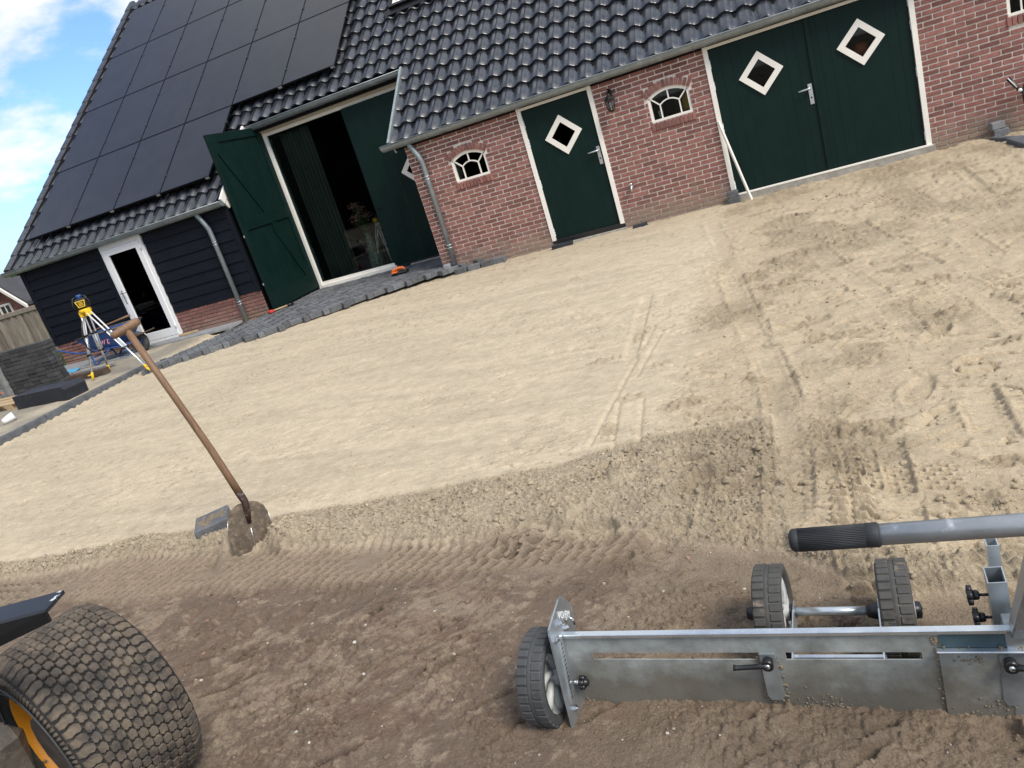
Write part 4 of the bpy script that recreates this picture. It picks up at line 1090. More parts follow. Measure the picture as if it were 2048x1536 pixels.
# --- doors
def diamond(cx, cz, y, parent, r=0.278, ri=0.178, sc=1.0):
    m = MB()
    P4 = [(0, 1), (1, 0), (0, -1), (-1, 0)]
    for i in range(4):
        a, b = P4[i], P4[(i + 1) % 4]
        poly = [(cx + a[0]*r, cz + a[1]*r), (cx + b[0]*r, cz + b[1]*r), (cx + b[0]*ri, cz + b[1]*ri), (cx + a[0]*ri, cz + a[1]*ri)]
        m.prism(poly, lambda p, q, d: (p, d, q), y - 0.022, y + 0.03)
    d = m.obj('diamond_window', 'white', parent)
    MB().prism([(cx + a*(ri+.003), cz + b*(ri+.003)) for a, b in P4], lambda p, q, d_: (p, d_, q), y - 0.002, y + 0.002).obj('pane', 'glass', d)
    return d
def leaf(parent_name, x0, x1, z0, z1, y, planks, cx=None, cz=None, r=0.278, ri=0.178, m='green', parent=None):
    """boarded door leaf; the boards stop round the diamond opening"""
    base = MB().box((x0, y + 0.012, z0), (x1, y + 0.016, z1))
    if cx is not None:      # backing with a diamond hole
        base = MB()
        ro = ri - 0.004
        for poly in ([(x0, z0), (x1, z0), (x1, cz), (cx + ro, cz), (cx, cz - ro), (cx - ro, cz), (x0, cz)], [(x0, z1), (x0, cz), (cx - ro, cz), (cx, cz + ro), (cx + ro, cz), (x1, cz), (x1, z1)]):
            base.prism(poly, lambda p, q, d: (p, d, q), y + 0.012, y + 0.04)
    else:
        base = MB().box((x0, y + 0.012, z0), (x1, y + 0.04, z1))
    dr = part(base, parent_name, m) if parent is None else base.obj(parent_name, m, parent)
    n = planks; wv = (x1 - x0) / n
    for k in range(n):
        a = x0 + k * wv; b = a + wv
        segs = [(z0, z1)]
        mm = MB()
        if cx is not None and a < cx + ri and b > cx - ri:
            # split round the hole with slanted cuts
            def half(x): return max(0.0, ri - abs(x - cx)) 
            xsn = sorted(set([a, b] + [t for t in (cx - ri, cx, cx + ri) if a < t < b]))
            lowp = [(a, z0), (b, z0)] + [(x, cz - half(x) if half(x) > 0 else cz) for x in reversed(xsn)]
            upp = [(a, z1)] + [(x, cz + half(x) if half(x) > 0 else cz) for x in xsn] + [(b, z1)]
            mm.prism([(p, q) for p, q in lowp], lambda p, q, d: (p, d, q), y, y + 0.0115)
            mm.prism([(p, q) for p, q in upp], lambda p, q, d: (p, d, q), y, y + 0.0115)
        else:
            mm.box((a + 0.0006, y + random.uniform(0, 0.0008), z0), (b - 0.0006, y + 0.0115, z1), 0.0012)
        mm.obj('plank', m, dr)
    return dr
def handle(x, z, y, parent, flip=-1):
    h = MB().box((x - 0.026, y - 0.012, z - 0.17), (x + 0.026, y, z + 0.085), 0.004).obj('handle_plate', 'satin', parent)
    MB().tube([(x, y - 0.01, z + 0.03), (x, y - 0.055, z + 0.03), (x + flip*0.02, y - 0.062, z + 0.03), (x + flip*0.145, y - 0.062, z + 0.026)], [0.011, 0.011, 0.0115, 0.011], 10).obj('handle', 'galv_bright', h)
    MB().lathe([(0.0, 0.004), (0.008, 0.004), (0.012, 0)], (x, y - 0.012, z - 0.085), (0, -1, 0), 12).obj('keyhole', 'black_plastic', h)
def hinge(x, z, y, parent):
    m = MB()
    for k in range(5): m.tube([(x, y, z - 0.055 + 0.022*k), (x, y, z - 0.055 + 0.022*k + 0.019)], 0.009, 8)
    m.obj('hinge', 'galv_bright', parent)
def frame_set(x0, x1, z0, z1, wv, y=-0.012, yb=0.10, name='door_frame'):
    f = MB()
    f.box((x0, y, z0), (x0 + wv, yb, z1), 0.003).box((x1 - wv, y, z0), (x1, yb, z1), 0.003).box((x0 + wv, y + .002, z1 - 0.05), (x1 - wv, yb, z1 - 0.001), 0.003)
    return part(f, name, 'white')
# single door
frame_set(D1[0], D1[1], 0.0, 1.96, 0.062)
sd_ = leaf('door', D1[0] + 0.066, D1[1] - 0.066, 0.02, 1.905, 0.018, 6, -2.727, 1.430)
sd_['label'] = 'narrow dark green door with one white diamond window'
diamond(-2.727, 1.430, 0.018, sd_)
handle(-2.30, 1.06, 0.018, sd_)
for z in (0.12, 0.85, 1.45, 1.72): hinge(D1[0] + 0.066, z, 0.008, sd_)
part(MB().box((D1[0] + 0.01, -0.005, -0.055), (D1[1] - 0.01, 0.12, 0.016), 0.003), 'sill', 'black_plastic')
part(MB().box((D1[0] - 0.01, -0.03, -0.2), (D1[1] + 0.02, 0.12, -0.058), 0.006), 'threshold', 'concrete')
# double doors
frame_set(D2[0], D2[1], 0.0, 1.96, 0.062)
mid = 0.585
dl = leaf('door', D2[0] + 0.066, mid - 0.002, 0.012, 1.905, 0.018, 9, -0.008, 1.432)
dl['label'] = 'left leaf of the dark green double door, with the lever handle'
diamond(-0.008, 1.432, 0.018, dl); handle(0.535, 1.045, 0.018, dl)
dr_ = leaf('door', mid + 0.002, D2[1] - 0.066, 0.012, 1.905, 0.018, 9, 1.185, 1.434)
dr_['label'] = 'right leaf of the dark green double door, without a handle'
diamond(1.185, 1.434, 0.018, dr_)
MB().box((mid - 0.004, -0.004, 0.012), (mid + 0.055, 0.0165, 1.905), 0.004).obj('cover_strip', 'green', dr_)
for z in (0.12, 0.90, 1.45, 1.72):
    hinge(D2[0] + 0.064, z, 0.006, dl); hinge(D2[1] - 0.064, z, 0.006, dr_)
part(MB().box((D2[0] - 0.02, -0.035, -0.25), (D2[1] + 0.03, 0.12, -0.004), 0.008), 'threshold', 'concrete')
part(MB().box((D2[0] + 0.07, -0.040, -0.018), (D2[1] + 0.0, 0.0, 0.006), 0.003), 'sill', 'white')

# --- small arched windows
def small_window(c, z0):
    y0, y1 = 0.022, 0.07
    fr = MB(); t = 0.030
    def strip(pts_out, pts_in, a, b):
        poly = pts_out + pts_in[::-1]
        n = len(pts_out)
        for i in range(n - 1):
            fr.prism([pts_out[i], pts_out[i+1], pts_in[i+1], pts_in[i]], lambda p, q, d: (p, d, q), a, b)
    zs = z0 + WH
    fr.box((c - WW, y0, z0), (c - WW + t, y1, zs)); fr.box((c + WW - t, y0, z0), (c + WW, y1, zs)); fr.box((c - WW, y0 - 0.012, z0 - 0.002), (c + WW, y1, z0 + t))
    n = 12
    o_ = [(c - WW + 2*WW*k/n, zs + arch_z(-WW + 2*WW*k/n)) for k in range(n + 1)]
    wi = WW - t
    i_ = [(c - wi + 2*wi*k/n, zs - t * 0.6 + arch_z(-wi + 2*wi*k/n, wi, RISE*0.86)) for k in range(n + 1)]
    strip(o_, i_, y0, y1)
    W_ = part(fr, 'window', 'white')
    g_ = MB(); b = 0.0085
    def bar(pa, pb, w_=b):
        a = Vector((pa[0], 0, pa[1])); e = Vector((pb[0], 0, pb[1])); d = (e - a).normalized(); nrm = Vector((-d.z, 0, d.x)) * w_
        return [(a.x + nrm.x, a.z + nrm.z), (e.x + nrm.x, e.z + nrm.z), (e.x - nrm.x, e.z - nrm.z), (a.x - nrm.x, a.z - nrm.z)]
    ix, iz = 0.130, z0 + 0.205
    sets = [[(c - ix, z0 + t), (c - ix, iz)], [(c + ix, z0 + t), (c + ix, iz)], [(c - ix, iz), (c - WW + t*0.6, zs + 0.010)], [(c + ix, iz), (c + WW - t*0.6, zs + 0.010)], [(c, iz + 0.05), (c, zs + RISE - t*0.7)]]
    for s_ in sets:
        MB().prism(bar(*s_), lambda p, q, d: (p, d, q), y0 + 0.008, y1 - 0.012).obj('glazing_bar', 'white', W_)
    m = MB(); pts = [(c - ix + 2*ix*k/8, iz + 0.05 * (1 - ((k - 4) / 4) ** 2)) for k in range(9)]
    for k in range(8): m.prism(bar(pts[k], pts[k+1]), lambda p, q, d: (p, d, q), y0 + 0.0075, y1 - 0.0125)
    m.obj('glazing_bar', 'white', W_)
    MB().prism([(c - WW + .01, z0 + .01), (c + WW - .01, z0 + .01)] + [(a, q - 0.01) for a, q in reversed(o_)], lambda p, q, d: (p, d, q), 0.052, 0.056).obj('pane', 'glass', W_)
    return W_
for c, z in WINS: small_window(c, z)

# --- white glazed door in the boarded wall
f = MB()
x0, x1, z0, z1 = LD[0], LD[1], 0.05, 1.965
for (a, b, c_, d_, yy) in ((x0, x0 + 0.05, z0, z1, -0.03), (x1 - 0.05, x1, z0, z1, -0.03), (x0 + 0.05, x1 - 0.05, z1 - 0.09, z1, -0.03), (x0, x1, z0 - 0.03, z0 + 0.03, -0.045)):
    f.box((a, yy, c_), (b, 0.06, d_), 0.003)
gd_f = part(f, 'door_frame', 'upvc')
f = MB(); a0, a1, b0, b1 = x0 + 0.052, x1 - 0.052, z0 + 0.032, z1 - 0.092; t = 0.115
f.box((a0, -0.05, b0), (a0 + t, 0.02, b1), 0.004).box((a1 - t, -0.05, b0), (a1, 0.02, b1), 0.004).box((a0 + t, -0.05, b0), (a1 - t, 0.02, b0 + t + 0.03), 0.004).box((a0 + t, -0.05, b1 - t), (a1 - t, 0.02, b1), 0.004)
gd = part(f, 'door', 'upvc'); gd['label'] = 'white framed glazed door in the black boarded wall'
MB().box((a0 + t, -0.018, b0 + t + 0.03), (a1 - t, -0.012, b1 - t)).obj('pane', 'glass', gd)
h = MB().box((a0 + 0.045, -0.060, 0.86), (a0 + 0.078, -0.05, 1.12), 0.004).obj('handle_plate', 'satin', gd)
MB().tube([(a0 + 0.06, -0.055, 1.06), (a0 + 0.06, -0.10, 1.06), (a0 + 0.19, -0.105, 1.06)], 0.009, 8).obj('handle', 'chrome', h)
for z in (0.2, 1.7): MB().tube([(x1 - 0.045, -0.06, z), (x1 - 0.045, -0.06, z + 0.09)], 0.011, 8).obj('hinge', 'upvc', gd)

# --- recessed big doors
RY = 1.50
f = MB()
f.box((-8.44, RY - 0.05, 0.02), (-8.36, RY + 0.08, 2.96), 0.004).box((-8.36, RY - 0.03, 0.05), (-6.72, RY + 0.08, 0.13), 0.004).box((-8.36, RY - 0.075, 0.02), (-6.70, RY + 0.06, 0.085), 0.004)
f.box((-8.36, RY - 0.02, 2.90), (-5.2, RY + 0.08, 2.956), 0.003)
rfm = part(f, 'window', 'white'); rfm['label'] = 'tall fixed glass panel in a white frame between the green barn doors'
MB().box((-8.36, RY + 0.02, 0.13), (-6.72, RY + 0.026, 2.90)).obj('pane', 'glass', rfm)
f = MB()
for (a, b, c_, d_) in ((-8.36, -8.335, 0.13, 2.90), (-6.78, -6.73, 0.13, 2.90)): MB().box((a, RY + 0.0, c_), (b, RY + 0.05, d_), 0.002).obj('sash', 'green_dark', rfm)
# closed leaf with wicket door
cl_ = leaf('door', -6.73, -5.185, 0.05, 2.90, RY - 0.06, 10, -5.71, 1.60, 0.30, 0.19)
cl_['label'] = 'tall closed dark green barn door leaf with a wicket door and diamond window'
diamond(-5.71, 1.60, RY - 0.06, cl_, 0.30, 0.19)
f = MB()
for (a, b, c_, d_) in ((-6.105, -6.095, 0.10, 2.03), (-6.10, -5.19, 2.025, 2.035)): f.box((a, RY - 0.0635, c_), (b, RY - 0.0595, d_))
f.obj('wicket_joint', 'black_plastic', cl_)
MB().box((-6.73, RY - 0.065, 0.02), (-5.185, RY + 0.02, 0.075), 0.003).obj('sill', 'black_plastic', cl_)
f = MB().tube([(-6.66, RY - 0.06, 1.14), (-6.66, RY - 0.10, 1.14), (-6.56, RY - 0.105, 1.14)], 0.009, 8); f.obj('handle', 'black_metal', cl_)
MB().box((-6.40, RY - 0.11, 0.0), (-5.185, RY - 0.066, 0.05), 0.003).obj('threshold', 'concrete', cl_)
# open leaf, seen from its framed and braced inside
LW, LH = 1.45, 3.03
lf = thing('door', None, None); lf.parent = house
lf.matrix_basis = HI @ Matrix.Translation((-8.44, 1.44, 0.06)) @ Matrix.Rotation(math.atan2(-1.45, -0.055), 4, 'Z')
lf['label'] = 'tall dark green barn door leaf standing open, braced on its inner face'
# local x: from hinge to free edge, local y towards the inner face
mm = MB()
for k in range(8): 
    a = LW * k / 8
    MB().box((a + 0.001, -0.028, 0), (a + LW/8 - 0.001, 0.0, LH), 0.002).obj('plank', 'green', lf)
T = 0.0; T1 = 0.026
def rail(x0_, x1_, z0_, z1_, n='rail'): MB().box((x0_, T + 0.001, z0_), (x1_, T1, z1_), 0.004).obj(n, 'green', lf)
rail(0, 0.12, 0, LH, 'stile'); rail(LW - 0.12, LW, 0, LH, 'stile')
rail(0.121, LW - 0.121, 0, 0.30); rail(0.121, LW - 0.121, LH - 0.14, LH); rail(0.121, LW - 0.121, 1.40, 1.60)
for (za_, zb_) in ((0.30, 1.40), (1.60, LH - 0.14)):
    x0_, x1_ = 0.122, LW - 0.122; wv = 0.09
    if za_ < 1: x1_ = 0.66
    else: x0_ = 0.60
    MB().prism([(x0_, za_ + 0.0), (x0_ + 0.13, za_ + 0.0), (x1_, zb_ - 0.16), (x1_, zb_), (x1_ - 0.13, zb_), (x0_, za_ + 0.16)], lambda p, q, d: (p, d, q), T + 0.0012, T1 - 0.004).obj('brace', 'green', lf)
for z in (0.45, 1.3): MB().box((LW - 0.01, -0.03, z), (LW + 0.006, -0.005, z + 0.04), 0.003).obj('latch', 'satin', lf)

# ------------------------------------------------------------------ solar panels
arr = thing('solar_panel_array', 'array of matte black solar panels in four rows on the tiled roof', 'solar panel', RP(-11, 0.6, 0.12))
AI = Matrix.Translation(-RP(-11, 0.6, 0.12))
PX = [-13.40 + 1.1245 * k for k in range(7)]
PSs = [0.60, 2.372, 4.144, 5.916]
PW, PH = 1.112, 1.755
pan = MB().box((0.012, 0.012, -0.028), (PW - 0.012, PH - 0.012, -0.0015), 0.0)
pan_me = pan.mesh('solar_panel', 'solar')
frm = MB()
for (a, b, c_, d_) in ((0, PW, 0, 0.012), (0, PW, PH - 0.012, PH), (0, 0.012, 0.012, PH - 0.012), (PW - 0.012, PW, 0.012, PH - 0.012)):
    frm.box((a, c_, -0.035), (b, d_, 0.0))
frm_me = frm.mesh('panel_frame', 'black_metal')
clamp_me = MB().box((-0.02, -0.03, -0.03), (0.02, 0.03, 0.012), 0.004).mesh('clamp', 'black_plastic')
end_me = MB().box((-0.04, -0.012, -0.05), (0.04, 0.006, -0.012), 0.002).mesh('end_clamp', 'alu')
for r, s in enumerate(PSs):
    for k in range(4 if r == 0 else 6):
        M = AI @ Matrix.Translation(RP(PX[k], s, 0.125)) @ RM
        o = inst('solar_panel', pan_me, arr, M)
        inst('panel_frame', frm_me, o, Matrix())
        for fz in (0.42, 1.32):
            inst('clamp', clamp_me, o, Matrix.Translation((PW + 0.006, fz, 0)))
        if r < 2 and (r == 0 or k >= 3): inst('end_clamp', end_me, o, Matrix.Translation((PW - 0.05, 0, 0)))
        elif r == 1: inst('end_clamp', end_me, o, Matrix.Translation((PW - 0.05, -0.008, 0.004)))
rails = MB()
for s in (1.0, 1.9, 2.8, 3.7, 4.5, 5.5, 6.3, 7.3):
    rbox(rails, PX[0] + 0.05, PX[4 if s < 2.3 else 6] - 0.02, s, s + 0.04, 0.03, 0.088)
o = rails.obj('mounting_rail', 'black_metal'); o.parent = arr; o.matrix_basis = AI

# ------------------------------------------------------------------ paving
pav = bpy.data.objects.new('paving', None); COL.objects.link(pav); tag(pav, 'dark grey herringbone brick paving in front of the recessed barn doors', None, kind='structure')
PL, PWd, PT = 0.202, 0.101, 0.08
pv_me = MB().box((-0.0995, -0.049, -PT), (0.0995, 0.049, 0), 0.006).mesh('paver', 'paver')
PVG = MB().box((-0.0995, -0.049, -PT), (0.0995, 0.049, 0), 0.006)
plist = []
c45 = math.cos(math.pi / 4)
for i in range(-80, 80):
    for j in range(-80, 80):
        t = (i - j) % 4
        if t == 0: px, py, a = (i + 1) * PWd, (j + 0.5) * PWd, 0
        elif t == 3: px, py, a = (i + 0.5) * PWd, (j + 1) * PWd, math.pi / 2
        else: continue
        x = -7 + (px - py) * c45; y = 0.2 + (px + py) * c45
        plist.append((x, y, a + math.pi / 4))
ok = inpoly(np.array([p[0] for p in plist]), np.array([p[1] for p in plist]), PAVE)
plist = [p for p, k in zip(plist, ok) if k]
for yy in np.arange(-5.05, -4.2, 0.21): pass
plist.sort(key=lambda p: (Vector((p[0], p[1], 0)) - CAM).length)
def paver_M(p):
    return Matrix.Translation((p[0], p[1], 0.03 + 0.012*min(0, (p[1]+0.2)) + random.uniform(-0.003, 0.003) )) @ Matrix.Rotation(p[2] + random.uniform(-.015, .015), 4, 'Z') @ Matrix.Rotation(random.uniform(-.012, .012), 4, 'X')
for p in plist[:300]: inst('paver', pv_me, pav, paver_M(p))
m = MB()
for p in plist[300:]: m.add(PVG.v, PVG.f, False, paver_M(p))
o = m.obj('pavers', 'paver', pav); o['kind'] = 'stuff'
# grey slabs along the boarded wall
slabs = bpy.data.objects.new('slab_strip', None); COL.objects.link(slabs); tag(slabs, 'strip of smooth grey paving slabs along the boarded wall', None, kind='structure')
sl_me = MB().box((-0.298, -0.196, -0.05), (0.298, 0.196, 0), 0.005).mesh('slab', 'grey_slab')
for k in range(9):
    inst('slab', sl_me, slabs, Matrix.Translation((-14.3 + 0.6*k, -0.22, 0.035)))
    if k < 6: inst('slab', sl_me, slabs, Matrix.Translation((-14.3 + 0.6*k, -0.62, 0.030 + 0.004*random.random())))
m = MB()
for k in range(400):
    x = random.uniform(-8.9, -5.3); 
    m.box((x, -0.045 + random.uniform(-.02, .02), 0.02), (x + 0.02, -0.02, 0.04), 0.004)

# ------------------------------------------------------------------ kerb stones along the bed
for k, (y0, y1, lab) in enumerate(((-2.95, -2.02, 'grey kerb stone on edge nearest the end of the herringbone paving'), (-3.95, -2.96, 'grey kerb stone on edge beside the big dark block'), (-4.95, -3.96, 'grey kerb stone on edge at the left border of the photo'), (-5.95, -4.96, None))):
    if lab is None: continue
    o = MB().box((-9.72, y0, -0.17), (-9.64, y1, 0.022 - 0.002*k), 0.008).obj('kerb_stone', 'kerb')
    tag(o, lab, 'kerb stone', 'kerb stones edging the sand bed')
o = MB().box((-9.80, -3.6, -0.02), (-9.745, -1.8, 0.012), 0.004).obj('timber_strip', 'wood_old'); tag(o, 'long thin brown timber strip lying beside the kerb stones', 'timber')

# ------------------------------------------------------------------ things against the wall and on the sand
def simple(mb, name, m, label, cat, group=None):
    return tag(mb.obj(name, m), label, cat, group)
def rough_block(lo, hi, m, name, label, cat, rz=0, group=None):
    c = [(a + b) / 2 for a, b in zip(lo, hi)]
    mb = MB().box([a - q for a, q in zip(lo, c)], [b - q for b, q in zip(hi, c)], 0.008)
    o = mb.obj(name, m); o.location = c; o.rotation_euler = (random.uniform(-.03, .03), random.uniform(-.03, .03), rz)
    return tag(o, label, cat, group)
rough_block((-0.715,-0.16,-0.02), (-0.57,-0.05,0.075), 'paver', 'paver', 'dark grey paving brick on top of another at the double door frame', 'paving brick', 0.05)
rough_block((-0.725,-0.165,-0.115), (-0.565,-0.055,-0.018), 'paver', 'paver', 'rough dark paving brick under another at the double door frame', 'paving brick', -0.06)
rough_block((-3.29,-0.22,-0.13), (-2.97,-0.12,-0.03), 'dark_block', 'kerb_piece', 'broken black kerb piece lying in the sand at the narrow green door', 'kerb piece', 0.12)
rough_block((-2.07,-0.16,-0.105), (-1.86,-0.05,-0.055), 'dark_block', 'slab_piece', 'flat dark slab piece on the sand right of the narrow green door', 'slab', 0.2)
rough_block((-5.10,-0.15,-0.03), (-4.99,-0.05,0.085), 'grey_slab', 'paver', 'pale grey paving brick standing at the foot of the corner downpipe', 'paving brick', 0.1)
for k, x in enumerate((-4.90, -4.68, -4.46, -4.26)):
    rough_block((x,-0.24 + 0.02*k,-0.10), (x + 0.2,-0.14 + 0.02*k,-0.005), 'paver', 'paver', ['dark paving brick in the loose row, nearest the downpipe','dark paving brick, second in the loose row from the downpipe','dark paving brick, third in the loose row from the downpipe','dark paving brick ending the loose row right of the downpipe'][k], 'paving brick', random.uniform(-.1,.1), 'paving bricks in a loose row below the corner downpipe')
rough_block((2.42,-0.18,-0.005), (2.57,-0.06,0.085), 'paver_light', 'paver', 'grey brown paving brick on top of another against the right brick wall', 'paving brick', 0.15)
rough_block((2.45,-0.2,-0.115), (2.61,-0.07,-0.008), 'paver', 'paver', 'bluish paving brick under another against the right brick wall', 'paving brick', -0.1)
rough_block((2.42,-0.72,-0.14), (2.50,-0.26,-0.055), 'kerb', 'kerb_stone', 'dark kerb stone half sunk in sand below the two stacked bricks', 'kerb stone', 0.25)
rough_block((2.44,-1.75,-0.13), (2.60,-0.80,-0.045), 'kerb', 'kerb_stone', 'dark kerb stone half sunk in sand at the right border', 'kerb stone', 0.05)
# leaning batten
bt = MB().tube([(-0.415,-0.16,-0.11), (-0.64,-0.04,1.0)], 0.019, 4, smooth=False)
simple(bt, 'batten', 'white', 'thin white batten leaning against the frame of the double door', 'batten')
# wood offcut, mallet, orange tool
o = MB().box((-0.2,-0.03,0), (0.2,0.03,0.035), 0.003).obj('wood_offcut', 'wood_raw'); o.location = (-10.38,-0.12,0.04); o.rotation_euler = (0,0,0.08); tag(o, 'pale wooden offcut lying at the foot of the white glazed door', 'offcut')
t = thing('mallet', 'small mallet with red head and pale wooden handle on the paving', 'mallet', (-8.50,-0.13,0.04), 0.95)
MB().tube([(0.05,0,0.02),(0.32,0,0.018)], [0.014,0.016], 8).obj('handle', 'wood_raw', t)
MB().box((-0.03,-0.06,-0.005), (0.06,0.06,0.045), 0.014).obj('head', 'red', t)
MB().tube([(0.32,0,0.018),(0.44,0,0.018)], [0.022,0.024], 10).obj('grip', 'black_plastic', t)
t = thing('hand_sander', 'black and orange hand tool lying on the dark paving', 'tool', (-6.22,0.55,0.035), 0.1)
MB().box((-0.14,-0.07,0), (0.16,0.07,0.045), 0.02).obj('base', 'black_plastic', t)
MB().tube([(-0.14,0,0.04),(-0.10,0,0.085),(0.0,0,0.105),(0.08,0,0.095),(0.11,0,0.05)], [0.02,0.026,0.026,0.024,0.02], 10).obj('handle', 'orange_tool', t)
MB().box((-0.13,-0.075,0.035), (-0.02,0.075,0.06), 0.012).obj('guard', 'orange_tool', t)
# lantern
t = thing('wall_lantern', 'small black wall lantern on a bracket right of the narrow green door', 'lantern', (-1.955,0,1.58))
MB().box((-0.03,-0.03,0.10), (0.03,-0.004,0.24), 0.006).obj('back_plate', 'lantern', t)
MB().tube([(0,-0.02,0.20),(0,-0.06,0.245),(0,-0.11,0.25),(0,-0.135,0.225),(0,-0.135,0.185)], 0.008, 8).obj('bracket', 'lantern', t)
MB().lathe([(0.006,0.19),(0.02,0.17),(0.05,0.145),(0.083,0.115),(0.078,0.108)], (0,-0.135,0), (0,0,1), 6, smooth=False).obj('roof', 'lantern', t)
cg = MB()
for k in range(6):
    a = k * math.pi / 3
    cg.tube([(0.066*math.cos(a), -0.135+0.066*math.sin(a), 0.112), (0.045*math.cos(a), -0.135+0.045*math.sin(a), -0.03)], 0.005, 5)
cg.lathe([(0.0,-0.055),(0.03,-0.045),(0.05,-0.03),(0.047,-0.022),(0,-0.022)], (0,-0.135,0), (0,0,1), 6, smooth=False)
cg.obj('cage', 'lantern', t)
MB().lathe([(0.042,-0.022),(0.062,0.11)], (0,-0.135,0), (0,0,1), 6, smooth=False).obj('glass_panes', 'glass_clear', t)
MB().lathe([(0,0.0),(0.014,0.0),(0.02,0.04),(0.012,0.07),(0,0.078)], (0,-0.135,0), (0,0,1), 10).obj('bulb', 'upvc', t)
t = thing('outdoor_tap', 'chrome garden tap on the brick wall right of the narrow green door', 'tap', (-1.96,0,0.48))
MB().lathe([(0,-0.02),(0.035,-0.02),(0.035,-0.03),(0.016,-0.035),(0.016,-0.10),(0,-0.10)], (0,0,0), (0,1,0), 14).obj('body', 'chrome', t)
MB().tube([(0,-0.075,0),(0,-0.10,-0.015),(0,-0.105,-0.06)], [0.016,0.016,0.012], 10).obj('spout', 'chrome', t)
MB().lathe([(0,0.055),(0.034,0.05),(0.036,0.035),(0.012,0.03),(0.01,0.0)], (0,-0.07,0), (0,0,1), 10).obj('knob', 'chrome', t)
# tool at the right border
t = thing('folding_tool', 'black tool with white pivots and blue lower part leaning at the right brick wall', 'tool', (2.72,-0.2,-0.09))
MB().tube([(-0.08,0,0.64),(0.01,0,0.50),(0.05,0,0.45)], [0.026,0.022,0.022], 8).obj('handle', 'black_plastic', t)
MB().tube([(-0.088,-0.024,0.645),(-0.005,-0.024,0.515)], 0.006, 6).obj('handle_stripe', 'white_plastic', t)
for (x, z) in ((0.025,0.475),(0.085,0.42)): MB().lathe([(0,-0.04),(0.02,-0.038),(0.022,-0.02)], (x,0,z), (0,1,0), 12).obj('pivot', 'white_plastic', t)
MB().prism([(0.05,0.45),(0.11,0.62),(0.2,0.66),(0.2,0.25),(0.08,0.22),(0.06,0.32)], lambda p,q,d:(p,d,q), -0.02, 0.03).obj('body', 'grip', t)
MB().prism([(0.08,0.22),(0.2,0.25),(0.2,0.0),(0.09,0.0)], lambda p,q,d:(p,d,q), -0.025, 0.035).obj('lower_body', 'strap_blue', t)

# ------------------------------------------------------------------ paver stacks, block, pallet, cup
t = thing('paver_stack', 'tall stack of dark charcoal paving bricks behind the big dark block', 'paver stack', (-12.06,-1.62,-0.02))
ps_me = MB().box((-0.103,-0.05,-0.0315), (0.103,0.05,0.0315), 0.004).mesh('paver', 'paver_new')
for L_ in range(12):
    z = 0.05 + 0.0665 * L_
    sk_ = 0.010 * math.sin(L_ * 1.3) + 0.012*(L_-5)/10
    for k in range(6):
        inst('paver', ps_me, t, Matrix.Translation((-0.54 + 0.2095*k + sk_, -0.40 + random.uniform(-.008,.008), z)) @ Matrix.Rotation(random.uniform(-.03,.03), 4, 'Z'))
    for k in range(6):
        inst('paver', ps_me, t, Matrix.Translation((-0.54 + 0.2095*k + sk_, -0.295 + random.uniform(-.006,.006), z)))
t = thing('paver_stack', 'strapped stack of lighter grey paving bricks at the left border', 'paver stack', (-13.3,-1.75,0))
pl_me = MB().box((-0.103,-0.05,-0.0315), (0.103,0.05,0.0315), 0.004).mesh('paver', 'paver_light')
for L_ in range(9):
    for k in range(4):
        inst('paver', pl_me, t, Matrix.Translation((-0.10 + 0.2095*k, -0.46 + random.uniform(-.006,.006), 0.06 + 0.0665*L_)))
MB().box((-0.6,-0.405,0.02), (0.70,0.5,0.62)).obj('core', 'paver_light', t)
MB().box((-0.6,-0.516,0.345), (0.74,-0.50,0.360)).obj('strap', 'strap_blue', t)
MB().box((-0.6,-0.517,0.17), (0.74,-0.501,0.182)).obj('strap', 'strap_orange', t)
MB().box((-0.6,-0.518,0.50), (0.74,-0.502,0.510)).obj('strap', 'strap_orange', t)
bk = MB().prism([(-0.60,0.0),(0.60,0.0),(0.62,0.16),(0.55,0.215),(-0.60,0.215)], lambda p,q,d:(p,d,q), -0.19, 0.17)
o = bk.obj('kerb_block', 'dark_block'); o.location = (-10.57,-3.02,0.0); o.rotation_euler = (0,0,-0.09); tag(o, 'long black concrete block with scuffed face lying before the paver stack', 'block')
t = thing('pallet', 'raw wooden pallet boards sticking out left of the black block', 'pallet', (-12.0,-2.75,0.0), -0.1)
for k in range(3): MB().box((-0.7,-0.22+0.2*k,0.085), (0.62,-0.08+0.2*k,0.105), 0.003).obj('board', 'wood_raw', t)
for k in range(3): MB().box((-0.6+0.5*k,-0.22,0), (-0.5+0.5*k+0.06,0.32,0.084), 0.004).obj('bearer', 'wood_raw', t)
t = thing('plastic_cup', 'crumpled white plastic cup lying on the ground at the left border', 'cup', (-10.49,-3.82,0.05), 0.6)
MB().lathe([(0.0,-0.10),(0.042,-0.10),(0.048,-0.05),(0.056,0.0),(0.058,0.06),(0.050,0.058)], (0,0,0.01), (0.9,0.3,0.22), 14).obj('cup_body', 'white_plastic', t)
t = thing('plastic_cup', 'white plastic bit cut off by the left border', 'cup', (-10.62,-4.12,0.03), 0.2)
MB().lathe([(0.0,-0.03),(0.04,-0.03),(0.045,0.05),(0.04,0.05)], (0,0,0.02), (0.4,0.6,0.5), 12).obj('cup_body', 'white_plastic', t)
